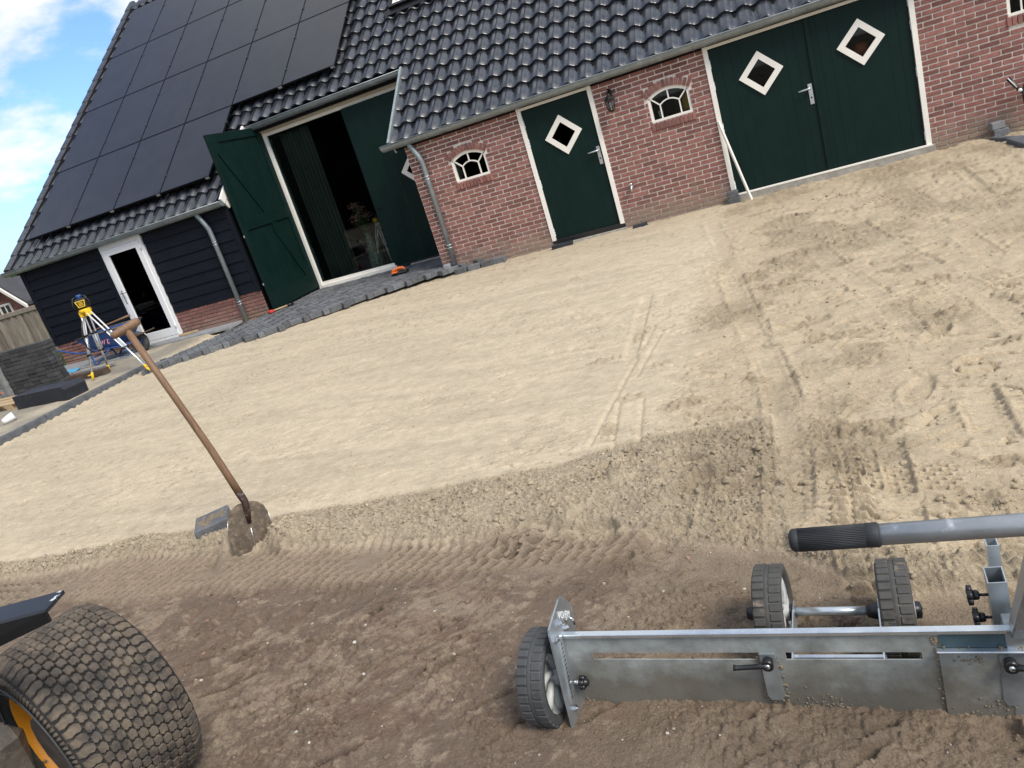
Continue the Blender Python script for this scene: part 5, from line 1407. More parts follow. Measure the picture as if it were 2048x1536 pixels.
# timber beam and slats beside the tripod
o = MB().box((-0.62,-0.07,0), (0.5,0.07,0.11), 0.006).obj('timber_beam', 'wood_old'); o.location = (-11.1,-1.86,0.0); o.rotation_euler = (0,0,-0.09); tag(o, 'short dark brown timber beam lying behind the tripod', 'beam')
for k in range(3):
    o = MB().box((-0.7,-0.045,0), (0.55,0.045,0.02), 0.003).obj('slat', 'grey_slab'); o.location = (-11.55,-1.55+0.12*k,0.022+0.008*k); o.rotation_euler = (0,0,-0.06)
    tag(o, ['pale grey slat lying nearest the timber beam','pale grey slat in the middle of three behind the timber beam','pale grey slat farthest from the timber beam'][k], 'slat', 'pale slats lying behind the timber beam')
o = MB().box((-0.13,-0.08,0), (0.13,0.08,0.03), 0.012).obj('plastic_scrap', 'strap_blue'); o.location = (-12.5,-0.95,0.03); o.rotation_euler = (0.1,0.1,0.4); tag(o, 'light blue plastic scrap on the ground behind the tripod', 'plastic scrap')

# ------------------------------------------------------------------ laser level on its tripod
TC = Vector((-10.27,-2.06,1.08))
t = thing('tripod', 'aluminium tripod with yellow fittings standing left of the shovel', 'tripod', (TC.x,TC.y,0))
for (fx, fy) in ((-10.62,-2.20),(-10.72,-1.74),(-9.16,-2.46)):
    F = Vector((fx, fy, 0.0)) - Vector((TC.x, TC.y, 0)); 
    if (fx < -10.7): pass
    hd = Vector((F.x, F.y, 0)).normalized()
    A = Vector((hd.x*0.06, hd.y*0.06, 1.06)); a, b, d = frame(F - A)
    side = d.cross(Vector((0,0,1))).normalized()
    L = (F - A).length
    lg = MB()
    for sgn in (-1, 1): lg.tube([A + side*0.035*sgn, A + side*0.028*sgn + d*L*0.62], 0.012, 6)
    up = lg.obj('leg', 'upvc', t)
    MB().tube([A + d*L*0.34, A + d*L*0.97], 0.017, 8).obj('leg_extension', 'galv_bright', up)
    cl2 = MB()
    for fr_ in (0.34, 0.62):
        p = A + d*L*fr_
        cl2.tube([p - side*0.048, p + side*0.048], 0.022, 6)
    cl2.obj('leg_clamp', 'black_plastic', up)
    ft = MB().tube([F - d*0.14, F - d*0.05, F + d*0.01], [0.018,0.022,0.004], 8)
    ft.tube([F - d*0.10, F - d*0.10 + hd*0.07], 0.012, 6)
    ft.obj('foot', 'yellow', up)
hd_ = MB().lathe([(0,0.045),(0.085,0.045),(0.095,0.03),(0.095,0.0),(0.05,-0.02),(0,-0.02)], (0,0,1.06), (0,0,1), 12)
for (fx, fy) in ((-10.62,-2.20),(-10.72,-1.74),(-9.16,-2.46)):
    q = Vector((fx-TC.x, fy-TC.y, 0)).normalized()
    hd_.box((-0.05,-0.03,0.985), (0.05,0.03,1.075), 0.01, M=Matrix.Translation((q.x*0.07,q.y*0.07,0)) @ Matrix.Rotation(math.atan2(q.y,q.x)+math.pi/2, 4, 'Z'))
hd_.obj('head', 'yellow', t)
MB().tube([(-0.05,-0.1,0.95),(-0.11,-0.17,0.7),(-0.13,-0.16,0.52),(-0.1,-0.1,0.42)], [0.012,0.012,0.012,0.012], 6).obj('carry_strap', 'black_plastic', t)
t = thing('laser_level', 'black and yellow rotary laser level with blue top on the tripod', 'laser level', (TC.x,TC.y,1.105), 0.62)
MB().box((-0.10,-0.085,0.0), (0.10,0.085,0.17), 0.035).obj('housing', 'black_plastic', t)
MB().lathe([(0,0.225),(0.035,0.225),(0.042,0.21),(0.042,0.165),(0,0.165)], (0,0,0), (0,0,1), 14).obj('rotor_head', 'blue_paint', t)
fr_ = MB()
P4 = [(-0.075,0.135),(0.075,0.135),(0.048,0.035),(-0.048,0.035)]; P5 = [(-0.060,0.124),(0.060,0.124),(0.039,0.046),(-0.039,0.046)]
for i in range(4):
    j = (i+1) % 4
    fr_.prism([P4[i],P4[j],P5[j],P5[i]], lambda p,q,d:(p,d,q), -0.094, -0.084)
fr_.obj('front_frame', 'yellow', t)
for k in range(3): MB().box((-0.032,-0.092,0.06+0.02*k), (0.032,-0.085,0.07+0.02*k), 0.002).obj('button', 'yellow', t)
for sx in (-1, 1):
    MB().tube([(sx*0.10,-0.06,0.02),(sx*0.125,-0.06,0.09),(sx*0.09,-0.05,0.185),(sx*0.05,-0.02,0.20)], 0.011, 8).obj('roll_bar', 'black_plastic', t)

# ------------------------------------------------------------------ wheelbarrow
t = thing('wheelbarrow', 'blue builder wheelbarrow with pink lettering parked by the boarded wall', 'wheelbarrow', (-11.6,-0.60,0.03))
def W(x, y, z): return (x + 11.6, y, z - 0.03)
tr_o = [(-12.10,0.56),(-11.02,0.56),(-11.28,0.24),(-11.92,0.28)]
tray = MB()
top_ = [(-0.50,-0.31,0.52),(0.56,-0.28,0.54),(0.56,0.28,0.54),(-0.50,0.31,0.52)]; bot_ = [(-0.34,-0.18,0.25),(0.26,-0.16,0.22),(0.26,0.16,0.22),(-0.34,0.18,0.25)]
ti = [(x*0.985, y*0.97, z+0.002) for x,y,z in top_]; bi = [(x*0.97, y*0.95, z+0.012) for x,y,z in bot_]
tray.add(top_+bot_, [(0,4,5,1),(1,5,6,2),(2,6,7,3),(3,7,4,0),(4,7,6,5)])
tray.add(ti+bi, [(0,1,5,4),(1,2,6,5),(2,3,7,6),(3,0,4,7),(4,5,6,7)])
ty = tray.obj('tray', 'blue_paint', t, recalc=False)
MB().tube([Vector(p)+Vector((0,0,0.004)) for p in top_], 0.012, 8, closed=True).obj('rim', 'rust_spade', ty)
try:
    tm = text_mesh('fort', 0.20, 0.002); tm.materials.clear(); tm.materials.append(MATS['pink'])
    o = inst('lettering', tm, ty, Matrix.Translation((0.02,-0.238,0.375)) @ Matrix.Rotation(0.10, 4, 'Y') @ Matrix.Rotation(R_(67), 4, 'X'))
except Exception as e: print('text', e)
fr_ = MB()
for sy in (-1, 1):
    fr_.tube([(-1.20,sy*0.30,0.40),(-1.0,sy*0.30,0.41),(-0.80,sy*0.28,0.33),(-0.60,sy*0.25,0.26),(-0.30,sy*0.22,0.235),(0.30,sy*0.17,0.20),(0.62,sy*0.13,0.20)], 0.017, 8)
    fr_.tube([(-0.42,sy*0.24,0.25),(-0.36,sy*0.26,0.0),(-0.30,sy*0.26,0.0),(0.05,sy*0.19,0.21)], 0.015, 8)
    fr_.tube([(0.30,sy*0.17,0.20),(0.42,sy*0.20,0.02),(0.20,sy*0.22,0.03)], 0.012, 8)
fr_.tube([(-0.40,-0.25,0.13),(-0.40,0.25,0.13)], 0.012, 8); fr_.tube([(0.62,-0.13,0.20),(0.62,0.13,0.20)], 0.014, 8)
fr_.obj('frame', 'blue_paint', t)
for sy in (-1, 1): MB().tube([(-1.32,sy*0.30,0.395),(-1.20,sy*0.30,0.40)], 0.021, 10).obj('grip', 'black_plastic', t)
MB().box((0.60,-0.17,0.20), (0.88,0.17,0.225), 0.006, M=Matrix.Rotation(-0.12,4,'Y')).obj('nose_guard', 'wood_old', t)
wh = MB().lathe([(0.11,-0.045),(0.16,-0.05),(0.185,-0.035),(0.195,0.0),(0.185,0.035),(0.16,0.05),(0.11,0.045)], (0.56,0,0.165), (0,1,0), 28).obj('wheel', 'rubber', t)
MB().lathe([(0,-0.03),(0.03,-0.05),(0.035,-0.02),(0.11,-0.03),(0.112,0.03),(0.035,0.02),(0.03,0.05),(0,0.03)], (0.56,0,0.165), (0,1,0), 20).obj('rim', 'blue_paint', wh)
o = MB().tube([(-0.42,-0.02,0.56),(-0.06,0.0,0.60),(0.58,0.02,0.66)], [0.014,0.015,0.020], 8).obj('tool_handle', 'wood_handle'); o.location = (-11.6,-0.60,0.03)
tag(o, 'long wooden tool handle lying across the blue wheelbarrow', 'handle')

# ------------------------------------------------------------------ shovel in the spoil, loose paver
tip = Vector((-3.155,-8.045,-0.11)); G = Vector((-3.348,-8.035,1.289)); Tb = Vector((-3.116,-8.004,0.166))
t = thing('shovel', 'round-nosed shovel with wooden T-handle stuck upright in the sand', 'shovel', tip)
ax = (Tb - tip).normalized(); Lb = (Tb - tip).length
toc = (CAM - tip); toc.z = 0; toc.normalize()
n_ = (toc - ax * toc.dot(ax)).normalized(); sd2 = ax.cross(n_).normalized()
def SP(u, v, w_): return sd2 * u + ax * v + n_ * w_
ax2 = (G - Tb).normalized(); Ls = (G - Tb).length; n2_ = (toc - ax2 * toc.dot(ax2)).normalized(); sd4 = ax2.cross(n2_).normalized()
def SQ(u, v, w_): return (Tb - tip) + sd4 * u + ax2 * v + n2_ * w_
bl = MB(); rows = [(-0.17,0.118),(-0.05,0.122),(0.03,0.125),(0.12,0.122),(0.19,0.112),(0.235,0.095),(0.262,0.066),(0.275,0.035)]
nb_ = 10; vs = []
for (v, hw) in rows:
    for k in range(nb_ + 1):
        u = -hw + 2*hw*k/nb_
        dish = 0.018 * (u/0.12)**2 - 0.012*max(0, 1-abs(u)/0.022)*max(0.0, (v-0.02)/0.25+0.3) + 0.02*(v/0.27)**2
        vs.append(SP(u, v, -dish + 0.02))
fs = [(r*(nb_+1)+k, r*(nb_+1)+k+1, (r+1)*(nb_+1)+k+1, (r+1)*(nb_+1)+k) for r in range(len(rows)-1) for k in range(nb_)]
bl.add(vs, fs, True); vs2 = [v - n_*0.004 for v in vs]; bl.add(vs2, [tuple(reversed(f)) for f in fs], True)
bo = bl.obj('blade', 'rust_spade', t, recalc=False)
ed = MB()
for sgn in (-1, 1): ed.tube([SP(sgn*hw, v, -0.018*(hw/0.12)**2 + 0.021 - 0.02*(v/0.27)**2) for v, hw in rows[:5]], [0.003,0.003,0.0035,0.003,0.0015], 6)
ed.tube([SP(0.004, -0.02, 0.026),SP(0.004, 0.06, 0.026),SP(0.002,0.13,0.026)], [0.003,0.004,0.003], 6)
ed.obj('worn_edge', 'steel_edge', bo)
MB().tube([SP(0,0.16,0.020),SP(0,0.22,0.020),SQ(0,0.0,0.012),SQ(0,0.035,0.006),SQ(0,0.065,0.003)], [0.012,0.018,0.021,0.022,0.0225], 12).obj('socket', 'spade_collar', t)
pts = [SQ(0,0.06,0.003), SQ(0.004,0.2,-0.002), SQ(0.008,0.36,-0.006), SQ(0.006,0.7,-0.004), SQ(0,Ls-0.02,0)]
MB().tube(pts, [0.0215,0.021,0.020,0.0185,0.019], 14).obj('shaft', 'wood_handle', t)
gd2 = (sd4 * 0.95 + ax2 * 0.05 + n2_ * -0.2).normalized(); gc = SQ(0, Ls - 0.005, 0)
MB().tube([gc - gd2*0.083, gc - gd2*0.078, gc - gd2*0.035, gc + gd2*0.03, gc + gd2*0.074, gc + gd2*0.08], [0.012,0.019,0.024,0.024,0.021,0.014], 14).obj('t_grip', 'wood_handle', t)
o = MB().box((-0.105,-0.105,-0.04), (0.105,0.105,0.04), 0.006).obj('paver', 'paver'); o.location = (-3.62,-7.80,-0.045); o.rotation_euler = (0.06,-0.05,0.62)
tag(o, 'single square grey paver lying in loose sand left of the shovel blade', 'paver')
# dust of sand on the loose paver
zt = MB()
for k in range(60):
    x = random.gauss(0, 0.045); y = random.gauss(0, 0.035)
    if abs(x) < 0.095 and abs(y) < 0.095: zt.lathe([(0.0,0.004+0.003*random.random()),(0.006,0.004),(0.011+0.006*random.random(),0.0)], (x,y,0.0405), (0,0,1), 7)
zt.obj('sand_dusting', 'dirt_clump', o)

# ------------------------------------------------------------------ wheeled hand leveller
RKL = Vector((-0.895,-9.283,-0.172))
RKM = Matrix.Translation(RKL) @ Matrix.Rotation(-0.062, 4, 'Z')
rk = thing('screed_leveller', 'galvanised wheeled sand leveller with long blade on the brown earth', 'leveller', RKL, -0.062)
RKI = RKM.inverted()
BL = 2.52
def rkp(mb, name, m, parent=None):
    o = mb.obj(name, m); o.parent = parent or rk; return o
bl = MB(); TH_ = 0.004
bl.box((0.0,0,0.0), (BL,TH_,0.200)); bl.box((0.0,0.0001,0.2255), (BL,TH_,0.287))
for (a, b) in ((0.0,0.085),(0.595,0.672),(1.02,1.05),(1.47,1.56),(1.96,2.05),(2.44,BL)): bl.box((a,0.0002,0.2001), (b,TH_-0.0002,0.2254))
bl.prism([(0.0,0.0),(-0.012,-0.02),(-0.010,-0.022),(0.004,0.0)], lambda p,q,d:(d,p,q), 0.0, BL)
blade = rkp(bl, 'blade', 'galv_dirty')
# frame pressed round the slots
rkp(MB().box((0.0,-0.010,0.2885), (BL,0.012,0.302), 0.002), 'top_rail', 'galv_bright')
rkp(MB().box((0.0,0.0045,0.235), (0.10,0.016,0.287), 0.003), 'corner_web', 'galv', blade)
ov = MB().box((1.06,-0.0075,-0.012), (1.62,-0.001,0.236)); rkp(ov, 'overlap_plate', 'galv_dirty', blade)
rkp(MB().box((1.055,-0.022,0.2365), (1.75,-0.004,0.243), 0.002), 'clamp_bar', 'galv_bright', blade)
rkp(MB().box((1.065,-0.004,0.2435), (1.75,-0.0005,0.2865)), 'inner_web', 'teal_steel', blade)
def lever(x, z, flip):
    st = MB().prism([(x-0.022,z+0.02),(x+0.022,z+0.02),(x+0.024,z-0.13),(x+0.015,z-0.145),(x-0.015,z-0.145),(x-0.024,z-0.13)], lambda p,q,d:(p,d,q), -0.0115, -0.001)
    s_ = rkp(st, 'clamp_strap', 'galv')
    rkp(MB().tube([(x,-0.010,z),(x,-0.04,z)], [0.014,0.017], 12), 'lever_hub', 'black_plastic', s_)
    rkp(MB().tube([(x,-0.032,z),(x+flip*0.03,-0.034,z-0.004),(x+flip*0.088,-0.040,z-0.004),(x+flip*0.096,-0.040,z-0.003)], [0.012,0.008,0.0075,0.010], 10), 'lever', 'black_plastic', s_)
    rkp(MB().lathe([(0,-0.043),(0.007,-0.043),(0.008,-0.039)], (x,0,z), (0,1,0), 10), 'screw', 'galv_bright', s_)
    cl = MB()
    for k in range(60):      # sand caked round the strap
        e = random.random(); px_ = x + random.choice((-1, 1)) * random.uniform(0.022,0.036) if e < 0.75 else x + random.uniform(-0.03,0.03)
        pz = z + random.uniform(-0.15,0.01) if e < 0.75 else z - 0.15 + random.uniform(-0.012,0.006)
        r = random.uniform(0.002,0.006)
        cl.lathe([(0,-r*0.8),(r*0.8,-r*0.4),(r,0.0)], (px_,-0.0015,pz), (0,1,0), 6)
    o = rkp(cl, 'caked_sand', 'dirt_clump', s_); o['kind'] = 'stuff'
lever(0.622, 0.208, -1); lever(1.218, 0.206, 1); lever(1.78, 0.206, 1)
cl = MB()
for (cx, cz, sx, sz, n) in ((0.74,0.035,0.05,0.02,130),(1.056,0.10,0.004,0.08,70),(1.3,0.246,0.12,0.002,40),(1.06,0.262,0.012,0.008,50),(1.14,0.206,0.02,0.006,30),(0.05,0.02,0.04,0.02,60),(1.2,0.05,0.06,0.02,60),(0.45,0.0,0.3,0.004,60)):
    for k in range(n):
        r = random.uniform(0.001,0.0045)
        cl.lathe([(0,-r*0.7),(r*0.8,-r*0.4),(r,0.0)], (cx+random.gauss(0,sx),-0.0085 if cx > 1.06 else -0.001,cz+random.gauss(0,sz)), (0,1,0), 6)
o = rkp(cl, 'caked_sand', 'dirt_clump', blade); o['kind'] = 'stuff'
# wheels
def wheel(name_m):
    """wheel at the origin, axis x, radius 0.152"""
    root = MB().lathe([(0.112,-0.030),(0.120,-0.038),(0.138,-0.040),(0.148,-0.034),(0.148,-0.005),(0.151,0.0),(0.148,0.005),(0.148,0.034),(0.138,0.040),(0.120,0.038),(0.112,0.030)], (0,0,0), (1,0,0), 56)
    n = 34
    for k in range(n):
        for sx in (-1, 1):
            a = 2*math.pi*(k + (0.5 if sx > 0 else 0))/n
            M = Matrix.Rotation(a, 4, 'X') @ Matrix.Translation((sx*0.0215,0,0.1485))
            root.box((-0.0150,-0.0112,-0.006), (0.0150,0.0112,0.0030), 0.0022, M=M)
    hub = MB().lathe([(0.016,-0.044),(0.026,-0.042),(0.028,-0.012),(0.060,-0.006),(0.104,-0.016),(0.113,-0.031),(0.114,0.031),(0.104,0.016),(0.060,0.006),(0.028,0.012),(0.026,0.042),(0.016,0.044)], (0,0,0), (1,0,0), 40)
    for k in range(7):       # swept spokes
        a = 2*math.pi*k/7
        for sx in (-1, 1):
            pts = []
            for q in range(6):
                r = 0.028 + 0.078*q/5; b = a + 0.55*(q/5)**1.3
                pts.append((sx*(0.020 - 0.006*q/5 + 0.006*math.sin(math.pi*q/5)), r*math.cos(b), r*math.sin(b)))
            hub.tube(pts, [0.010,0.010,0.011,0.012,0.014,0.016], 8)
    axl = MB().lathe([(0,-0.075),(0.018,-0.075),(0.024,-0.058),(0.026,-0.040),(0.026,0.040),(0.024,0.055),(0.012,0.058),(0,0.058)], (0,0,0), (1,0,0), 16)
    return root.mesh('wheel', name_m), hub.mesh('hub', 'hub_grey'), axl.mesh('axle_cap', 'black_plastic')
wm1 = wheel('rubber'); wm2 = wheel('rubber_dusty')
def put_wheel(wm, P, spin, lab, tilt=0.0):
    M = RKI @ Matrix.Translation(P) @ Matrix.Rotation(-0.062 + tilt, 4, 'Z') @ Matrix.Rotation(spin, 4, 'X') @ Matrix.Diagonal((1.14, 1.02, 1.02, 1))
    o = inst('wheel', wm[0], rk, M); o['label'] = lab
    inst('hub', wm[1], o, Matrix()); inst('axle_cap', wm[2], o, Matrix())
put_wheel(wm1, (-0.980,-9.300,-0.020), 0.4, 'clean black side wheel at the left end of the blade')
put_wheel(wm2, (-0.262,-9.045,-0.022), 1.1, 'dusty left wheel of the rear pair')
put_wheel(wm2, (0.096,-9.072,-0.020), 2.3, 'dusty right wheel of the rear pair')
put_wheel(wm1, (1.73,-9.47,-0.020), 0.9, 'side wheel at the far right end of the blade')
# end plates, slotted, tilted
def end_plate(x):
    poly = [(-0.128,0.030),(-0.004,0.012),(0.075,0.150),(0.130,0.318),(0.078,0.388),(0.052,0.394),(-0.070,0.372),(-0.078,0.355)]
    pl = rkp(MB().prism(poly, lambda p,q,d:(d,p,q), x-0.003, x+0.003), 'end_plate', 'galv')
    rkp(MB().prism([(-0.090,0.10),(-0.068,0.095),(-0.012,0.315),(-0.032,0.32)], lambda p,q,d:(d,p,q), x+0.0031, x+0.008), 'scale_strip', 'galv_bright', pl)
    tk = MB()
    for k in range(14):
        f_ = 0.08 + 0.06*k; cy = -0.079 + 0.055*f_; cz = 0.10 + 0.218*f_
        tk.box((x+0.008,cy-0.006,cz-0.0014), (x+0.0088,cy+0.006,cz+0.0014))
    rkp(tk, 'scale_marks', 'black_plastic', pl)
    for (y_, z_) in ((-0.058,0.325),(0.0,0.345),(-0.076,0.075),(0.035,0.300)):
        rkp(MB().lathe([(0.0,0.016),(0.0055,0.016),(0.0055,0.009),(0.0105,0.009),(0.0105,0.0)], (x+0.003,y_,z_), (1,0,0), 6, smooth=False), 'bolt', 'chrome', pl)
    k_ = rkp(MB().tube([(x+0.003,-0.03,0.135),(x+0.028,-0.03,0.135)], 0.008, 8), 'stud', 'chrome', pl)
    kb = MB().lathe([(0.010,0.026),(0.013,0.030),(0.013,0.038),(0.010,0.055),(0,0.056)], (x,-0.03,0.135), (1,0,0), 12)
    for q in range(5):
        a = 2*math.pi*q/5
        kb.lathe([(0,0.026),(0.009,0.028),(0.009,0.044),(0,0.046)], (x,-0.03+0.014*math.cos(a),0.135+0.014*math.sin(a)), (1,0,0), 8)
    rkp(kb, 'knob', 'black_plastic', pl)
    hook = rkp(MB().tube([(x+0.006,0.045,0.315),(x+0.020,0.045,0.335),(x+0.034,0.045,0.320),(x+0.034,0.045,0.302)], 0.004, 6), 'hook', 'chrome', pl)
    return pl
ep = end_plate(0.0)
try:
    tm = text_mesh('VO.EM', 0.034, 0.0006); tm.materials.clear(); tm.materials.append(MATS['white_plastic'])
    inst('lettering', tm, ep, Matrix.Translation((0.0045,0.050,0.335)) @ Matrix.Rotation(-0.62, 4, 'X') @ Matrix(((0,0,1,0),(1,0,0,0),(0,1,0,0),(0,0,0,1))))
except Exception as e: print('text', e)
end_plate(BL)
# rear carriage
def L2(p): return RKI @ Vector(p)
A_, B_ = L2((-0.215,-9.050,-0.018)), L2((0.050,-9.070,-0.018))
rkp(MB().tube([A_, B_], 0.014, 12), 'axle', 'galv_bright')
for P0 in (A_ + Vector((0.015,0,0)), B_ - Vector((0.005,0,0))):
    q = MB().prism([(P0.y+0.03,P0.z-0.03),(P0.y+0.03,P0.z+0.02),(P0.y-0.03,P0.z+0.03),(0.03,0.16),(0.03,0.10)], lambda p,q_,d:(d,p,q_), P0.x-0.002, P0.x+0.002)
    rkp(q, 'carriage_arm', 'galv_bright')
rkp(MB().box((A_.x+0.01,0.085,0.105), (B_.x,0.10,0.135), 0.002), 'carriage_bar', 'galv_bright')
# post, clamp tube, mast, T-handle
def wbox(m, c, hx, hy, hz, d=(0,0,1), roll=0.0): 
    a, b, dd = frame(d)
    M = Matrix.Translation(c) @ Matrix((a, b, dd)).transposed().to_4x4() @ Matrix.Rotation(roll, 4, 'Z')
    return m.box((-hx,-hy,-hz), (hx,hy,hz), 0.002, M=M)
def square_tube(p0, p1, hx, hy, wall=0.003):
    p0, p1 = Vector(p0), Vector(p1); d = (p1 - p0); L = d.length; a, b, dd = frame(d)
    m = MB(); M = Matrix.Translation(p0) @ Matrix((a, b, dd)).transposed().to_4x4()
    for (x0_, x1_, y0_, y1_) in ((-hx,hx,-hy,-hy+wall),(-hx,hx,hy-wall,hy),(-hx,-hx+wall,-hy+wall,hy-wall),(hx-wall,hx,-hy+wall,hy-wall)):
        m.box((x0_,y0_,0), (x1_,y1_,L), 0.0, M=M)
    return m
ct = square_tube(L2((0.337,-9.235,0.015)), L2((0.330,-9.255,0.215)), 0.031, 0.022)
ct = rkp(ct, 'clamp_tube', 'galv')
rkp(square_tube(L2((0.352,-9.155,-0.02)), L2((0.352,-9.135,0.235)), 0.022, 0.015), 'rear_tube', 'galv_bright')
ms0, ms1 = L2((0.372,-9.215,-0.02)), L2((0.236,-10.215,0.955))
a, b, dd = frame(ms1 - ms0)
mm = MB(); M = Matrix.Translation(ms0) @ Matrix((a, b, dd)).transposed().to_4x4()
mm.box((-0.022,-0.022,0), (0.022,0.022,(ms1-ms0).length), 0.004, M=M)
rkp(mm, 'mast', 'galv')
rkp(MB().box((1.215,-0.01,0.0), (1.275,0.06,0.30), 0.003), 'mast_foot', 'galv')
for (c, s_) in ((L2((0.284,-9.245,0.148)), 1.0), (L2((0.292,-9.245,0.075)), 0.9)):
    kb = MB().tube([c + Vector((0.03,0,0)), c + Vector((0.004,0,0))], 0.004, 8)
    kb.lathe([(0.010,0.0),(0.013,-0.004),(0.0135,-0.016),(0,-0.017)], c + Vector((0.006,0,0)), (1,0,0), 12)
    for q in range(5):
        a_ = 2*math.pi*q/5
        kb.lathe([(0,-0.015),(0.012,-0.016),(0.013,-0.028),(0,-0.030)], c + Vector((0.006,0.015*math.cos(a_),0.015*math.sin(a_))), (1,0,0), 8)
    rkp(kb, 'star_knob', 'black_plastic')
h0, h1 = L2((-0.080,-10.190,0.975)), L2((0.60,-10.213,0.969))
rkp(MB().tube([h0 + (h1-h0)*0.05, h1], 0.0150, 20), 'crossbar', 'tube_grey')
for (p0, dr) in ((h0, 1), (h1, -1)):
    d = (h1 - h0).normalized() * dr
    gp = MB(); n = 40
    for k in range(n):          # ribbed grip
        q = 2*math.pi*k/n
        a, b, dd = frame(d)
        off = (a*math.cos(q) + b*math.sin(q)) * 0.0159
        gp.tube([p0 + d*0.012 + off, p0 + d*0.103 + off], 0.0010, 5)
    gp.lathe([(0,0.0),(0.010,0.0),(0.0150,0.003),(0.0166,0.006),(0.0166,0.0125),(0.0157,0.0135),(0.0157,0.101),(0.0170,0.102),(0.0174,0.116),(0.0160,0.119),(0.014,0.119)], p0, d, 32)
    rkp(gp, 'grip', 'grip')

# ------------------------------------------------------------------ loader: wheel, rim, axle end and mudguard bar
LC = Vector((-2.539,-9.655,-0.17)); LS = 0.926; AZ = 1.273
ld = thing('compact_loader', 'front of a compact loader with a wide muddy turf tyre', 'loader', LC)
aW = Vector((math.cos(AZ), math.sin(AZ), 0)); Rw = 0.395 * LS
cW = Vector((0, 0, Rw - 0.006))
def tyre_r(o):      # tread radius at axial offset o
    t_ = abs(o) / 0.2
    return (0.395 - 0.006*(t_*1.0)**2 - 0.030*max(0, (t_-0.6)/0.4)**2.2) 
prof = [(0.235,-0.150),(0.24,-0.178),(0.262,-0.192),(0.30,-0.204),(0.335,-0.203),(0.352,-0.196)]
prof += [((tyre_r(o_)-0.011), o_) for o_ in (-0.185,-0.15,-0.11,-0.06,0,0.06,0.11,0.15,0.185)]
prof += [(r, -o_) for r, o_ in reversed(prof[:6])]
prof = [(r*LS, h*LS) for r, h in prof]
ty = MB().lathe(prof, cW, aW, 96).obj('tyre', 'tyre_groove', ld)
lug = MB(); ax_a, ax_b, ax_d = frame(aW)
def tyre_pt(o_, th_, dr): 
    r = tyre_r(o_)*LS + dr
    return cW + aW*(o_*LS) + (ax_a*math.cos(th_) + ax_b*math.sin(th_))*r
NL = 58; dth = 2*math.pi/NL
rowsL = 11
for r_ in range(rowsL):
    o_c = -0.152 + 0.304*r_/(rowsL-1)
    half = 0.0146 if 0 < r_ < rowsL-1 else 0.026
    if r_ == 0: o_c -= 0.012
    if r_ == rowsL-1: o_c += 0.012
    ph = 0.5*(r_ % 2) + 0.06*abs(r_-5)
    for k in range(NL):
        t0 = (k + ph)*dth + random.uniform(-.004,.004)
        ha = dth*0.455
        # bone-shaped block: corners pulled forward on one side
        shp = [(-1,-0.62),(-0.45,-0.95),(0.1,-0.70),(0.62,-0.95),(1,-0.55),(1,0.42),(0.55,0.95),(0.0,0.98),(-0.5,0.72),(-1,0.80)]
        lo_, hi_ = [], []
        jit = random.uniform(-0.001,0.001)
        for (u, v) in shp:
            lo_.append(tyre_pt(o_c + half*u, t0 + ha*v, -0.020)); 
            hi_.append(tyre_pt(o_c + half*u*0.86, t0 + ha*v*0.88, -0.0015+jit))
        md_ = [tyre_pt(o_c + half*u, t0 + ha*v, -0.0045+jit) for u, v in shp]
        n = len(shp); vs = lo_ + md_ + hi_
        fs = [(i, (i+1)%n, n+(i+1)%n, n+i) for i in range(n)] + [(n+i, n+(i+1)%n, 2*n+(i+1)%n, 2*n+i) for i in range(n)] + [tuple(range(2*n, 3*n))]
        lug.add(vs, fs, False)
lo = lug.obj('tread_lugs', 'tyre', ty); lo['kind'] = 'stuff'
sl = MB()
for k in range(NL*2):           # moulded ribs and flash hairs on the sidewall
    th_ = k*dth/2
    p = [cW - aW*(0.2035*LS) + (ax_a*math.cos(th_)+ax_b*math.sin(th_))*(0.325*LS), cW - aW*(0.198*LS) + (ax_a*math.cos(th_)+ax_b*math.sin(th_))*(0.352*LS)]
    sl.tube(p, 0.006, 5)
sl.obj('sidewall_ribs', 'tyre', ty)
sr = MB()
for rr_ in (0.272, 0.296):
    sr.tube([cW - aW*(0.2005*LS if rr_ < 0.28 else 0.2055*LS) + (ax_a*math.cos(q)+ax_b*math.sin(q))*(rr_*LS) for q in [2*math.pi*k/64 for k in range(64)]], 0.004, 6, closed=True)
sr.obj('sidewall_rings', 'rubber', ty)
rim = MB().lathe([(r*LS, h*LS) for r, h in ((0.240,-0.176),(0.232,-0.165),(0.225,-0.10),(0.215,-0.06),(0.20,-0.05))], cW, aW, 64).obj('rim', 'orange_paint', ld)
MB().lathe([(r*LS, h*LS) for r, h in ((0.214,-0.062),(0.19,-0.050),(0.17,-0.065),(0.11,-0.09),(0.06,-0.10),(0.0,-0.10))], cW, aW, 48).obj('rim_disc', 'rim_dirt', rim)
MB().lathe([(r*LS, h*LS) for r, h in ((0.212,-0.070),(0.200,-0.120),(0.192,-0.122),(0.175,-0.105),(0.10,-0.085))], cW, aW, 64).obj('inner_ring', 'orange_paint', rim)
bt = MB()
for k in range(16):
    q = 2*math.pi*k/16
    p = cW - aW*(0.055*LS) + (ax_a*math.cos(q)+ax_b*math.sin(q))*(0.218*LS)
    MB().tube([p, p - aW*0.03], 0.014, 6).obj('wheel_bolt', 'dirty_steel', rim)
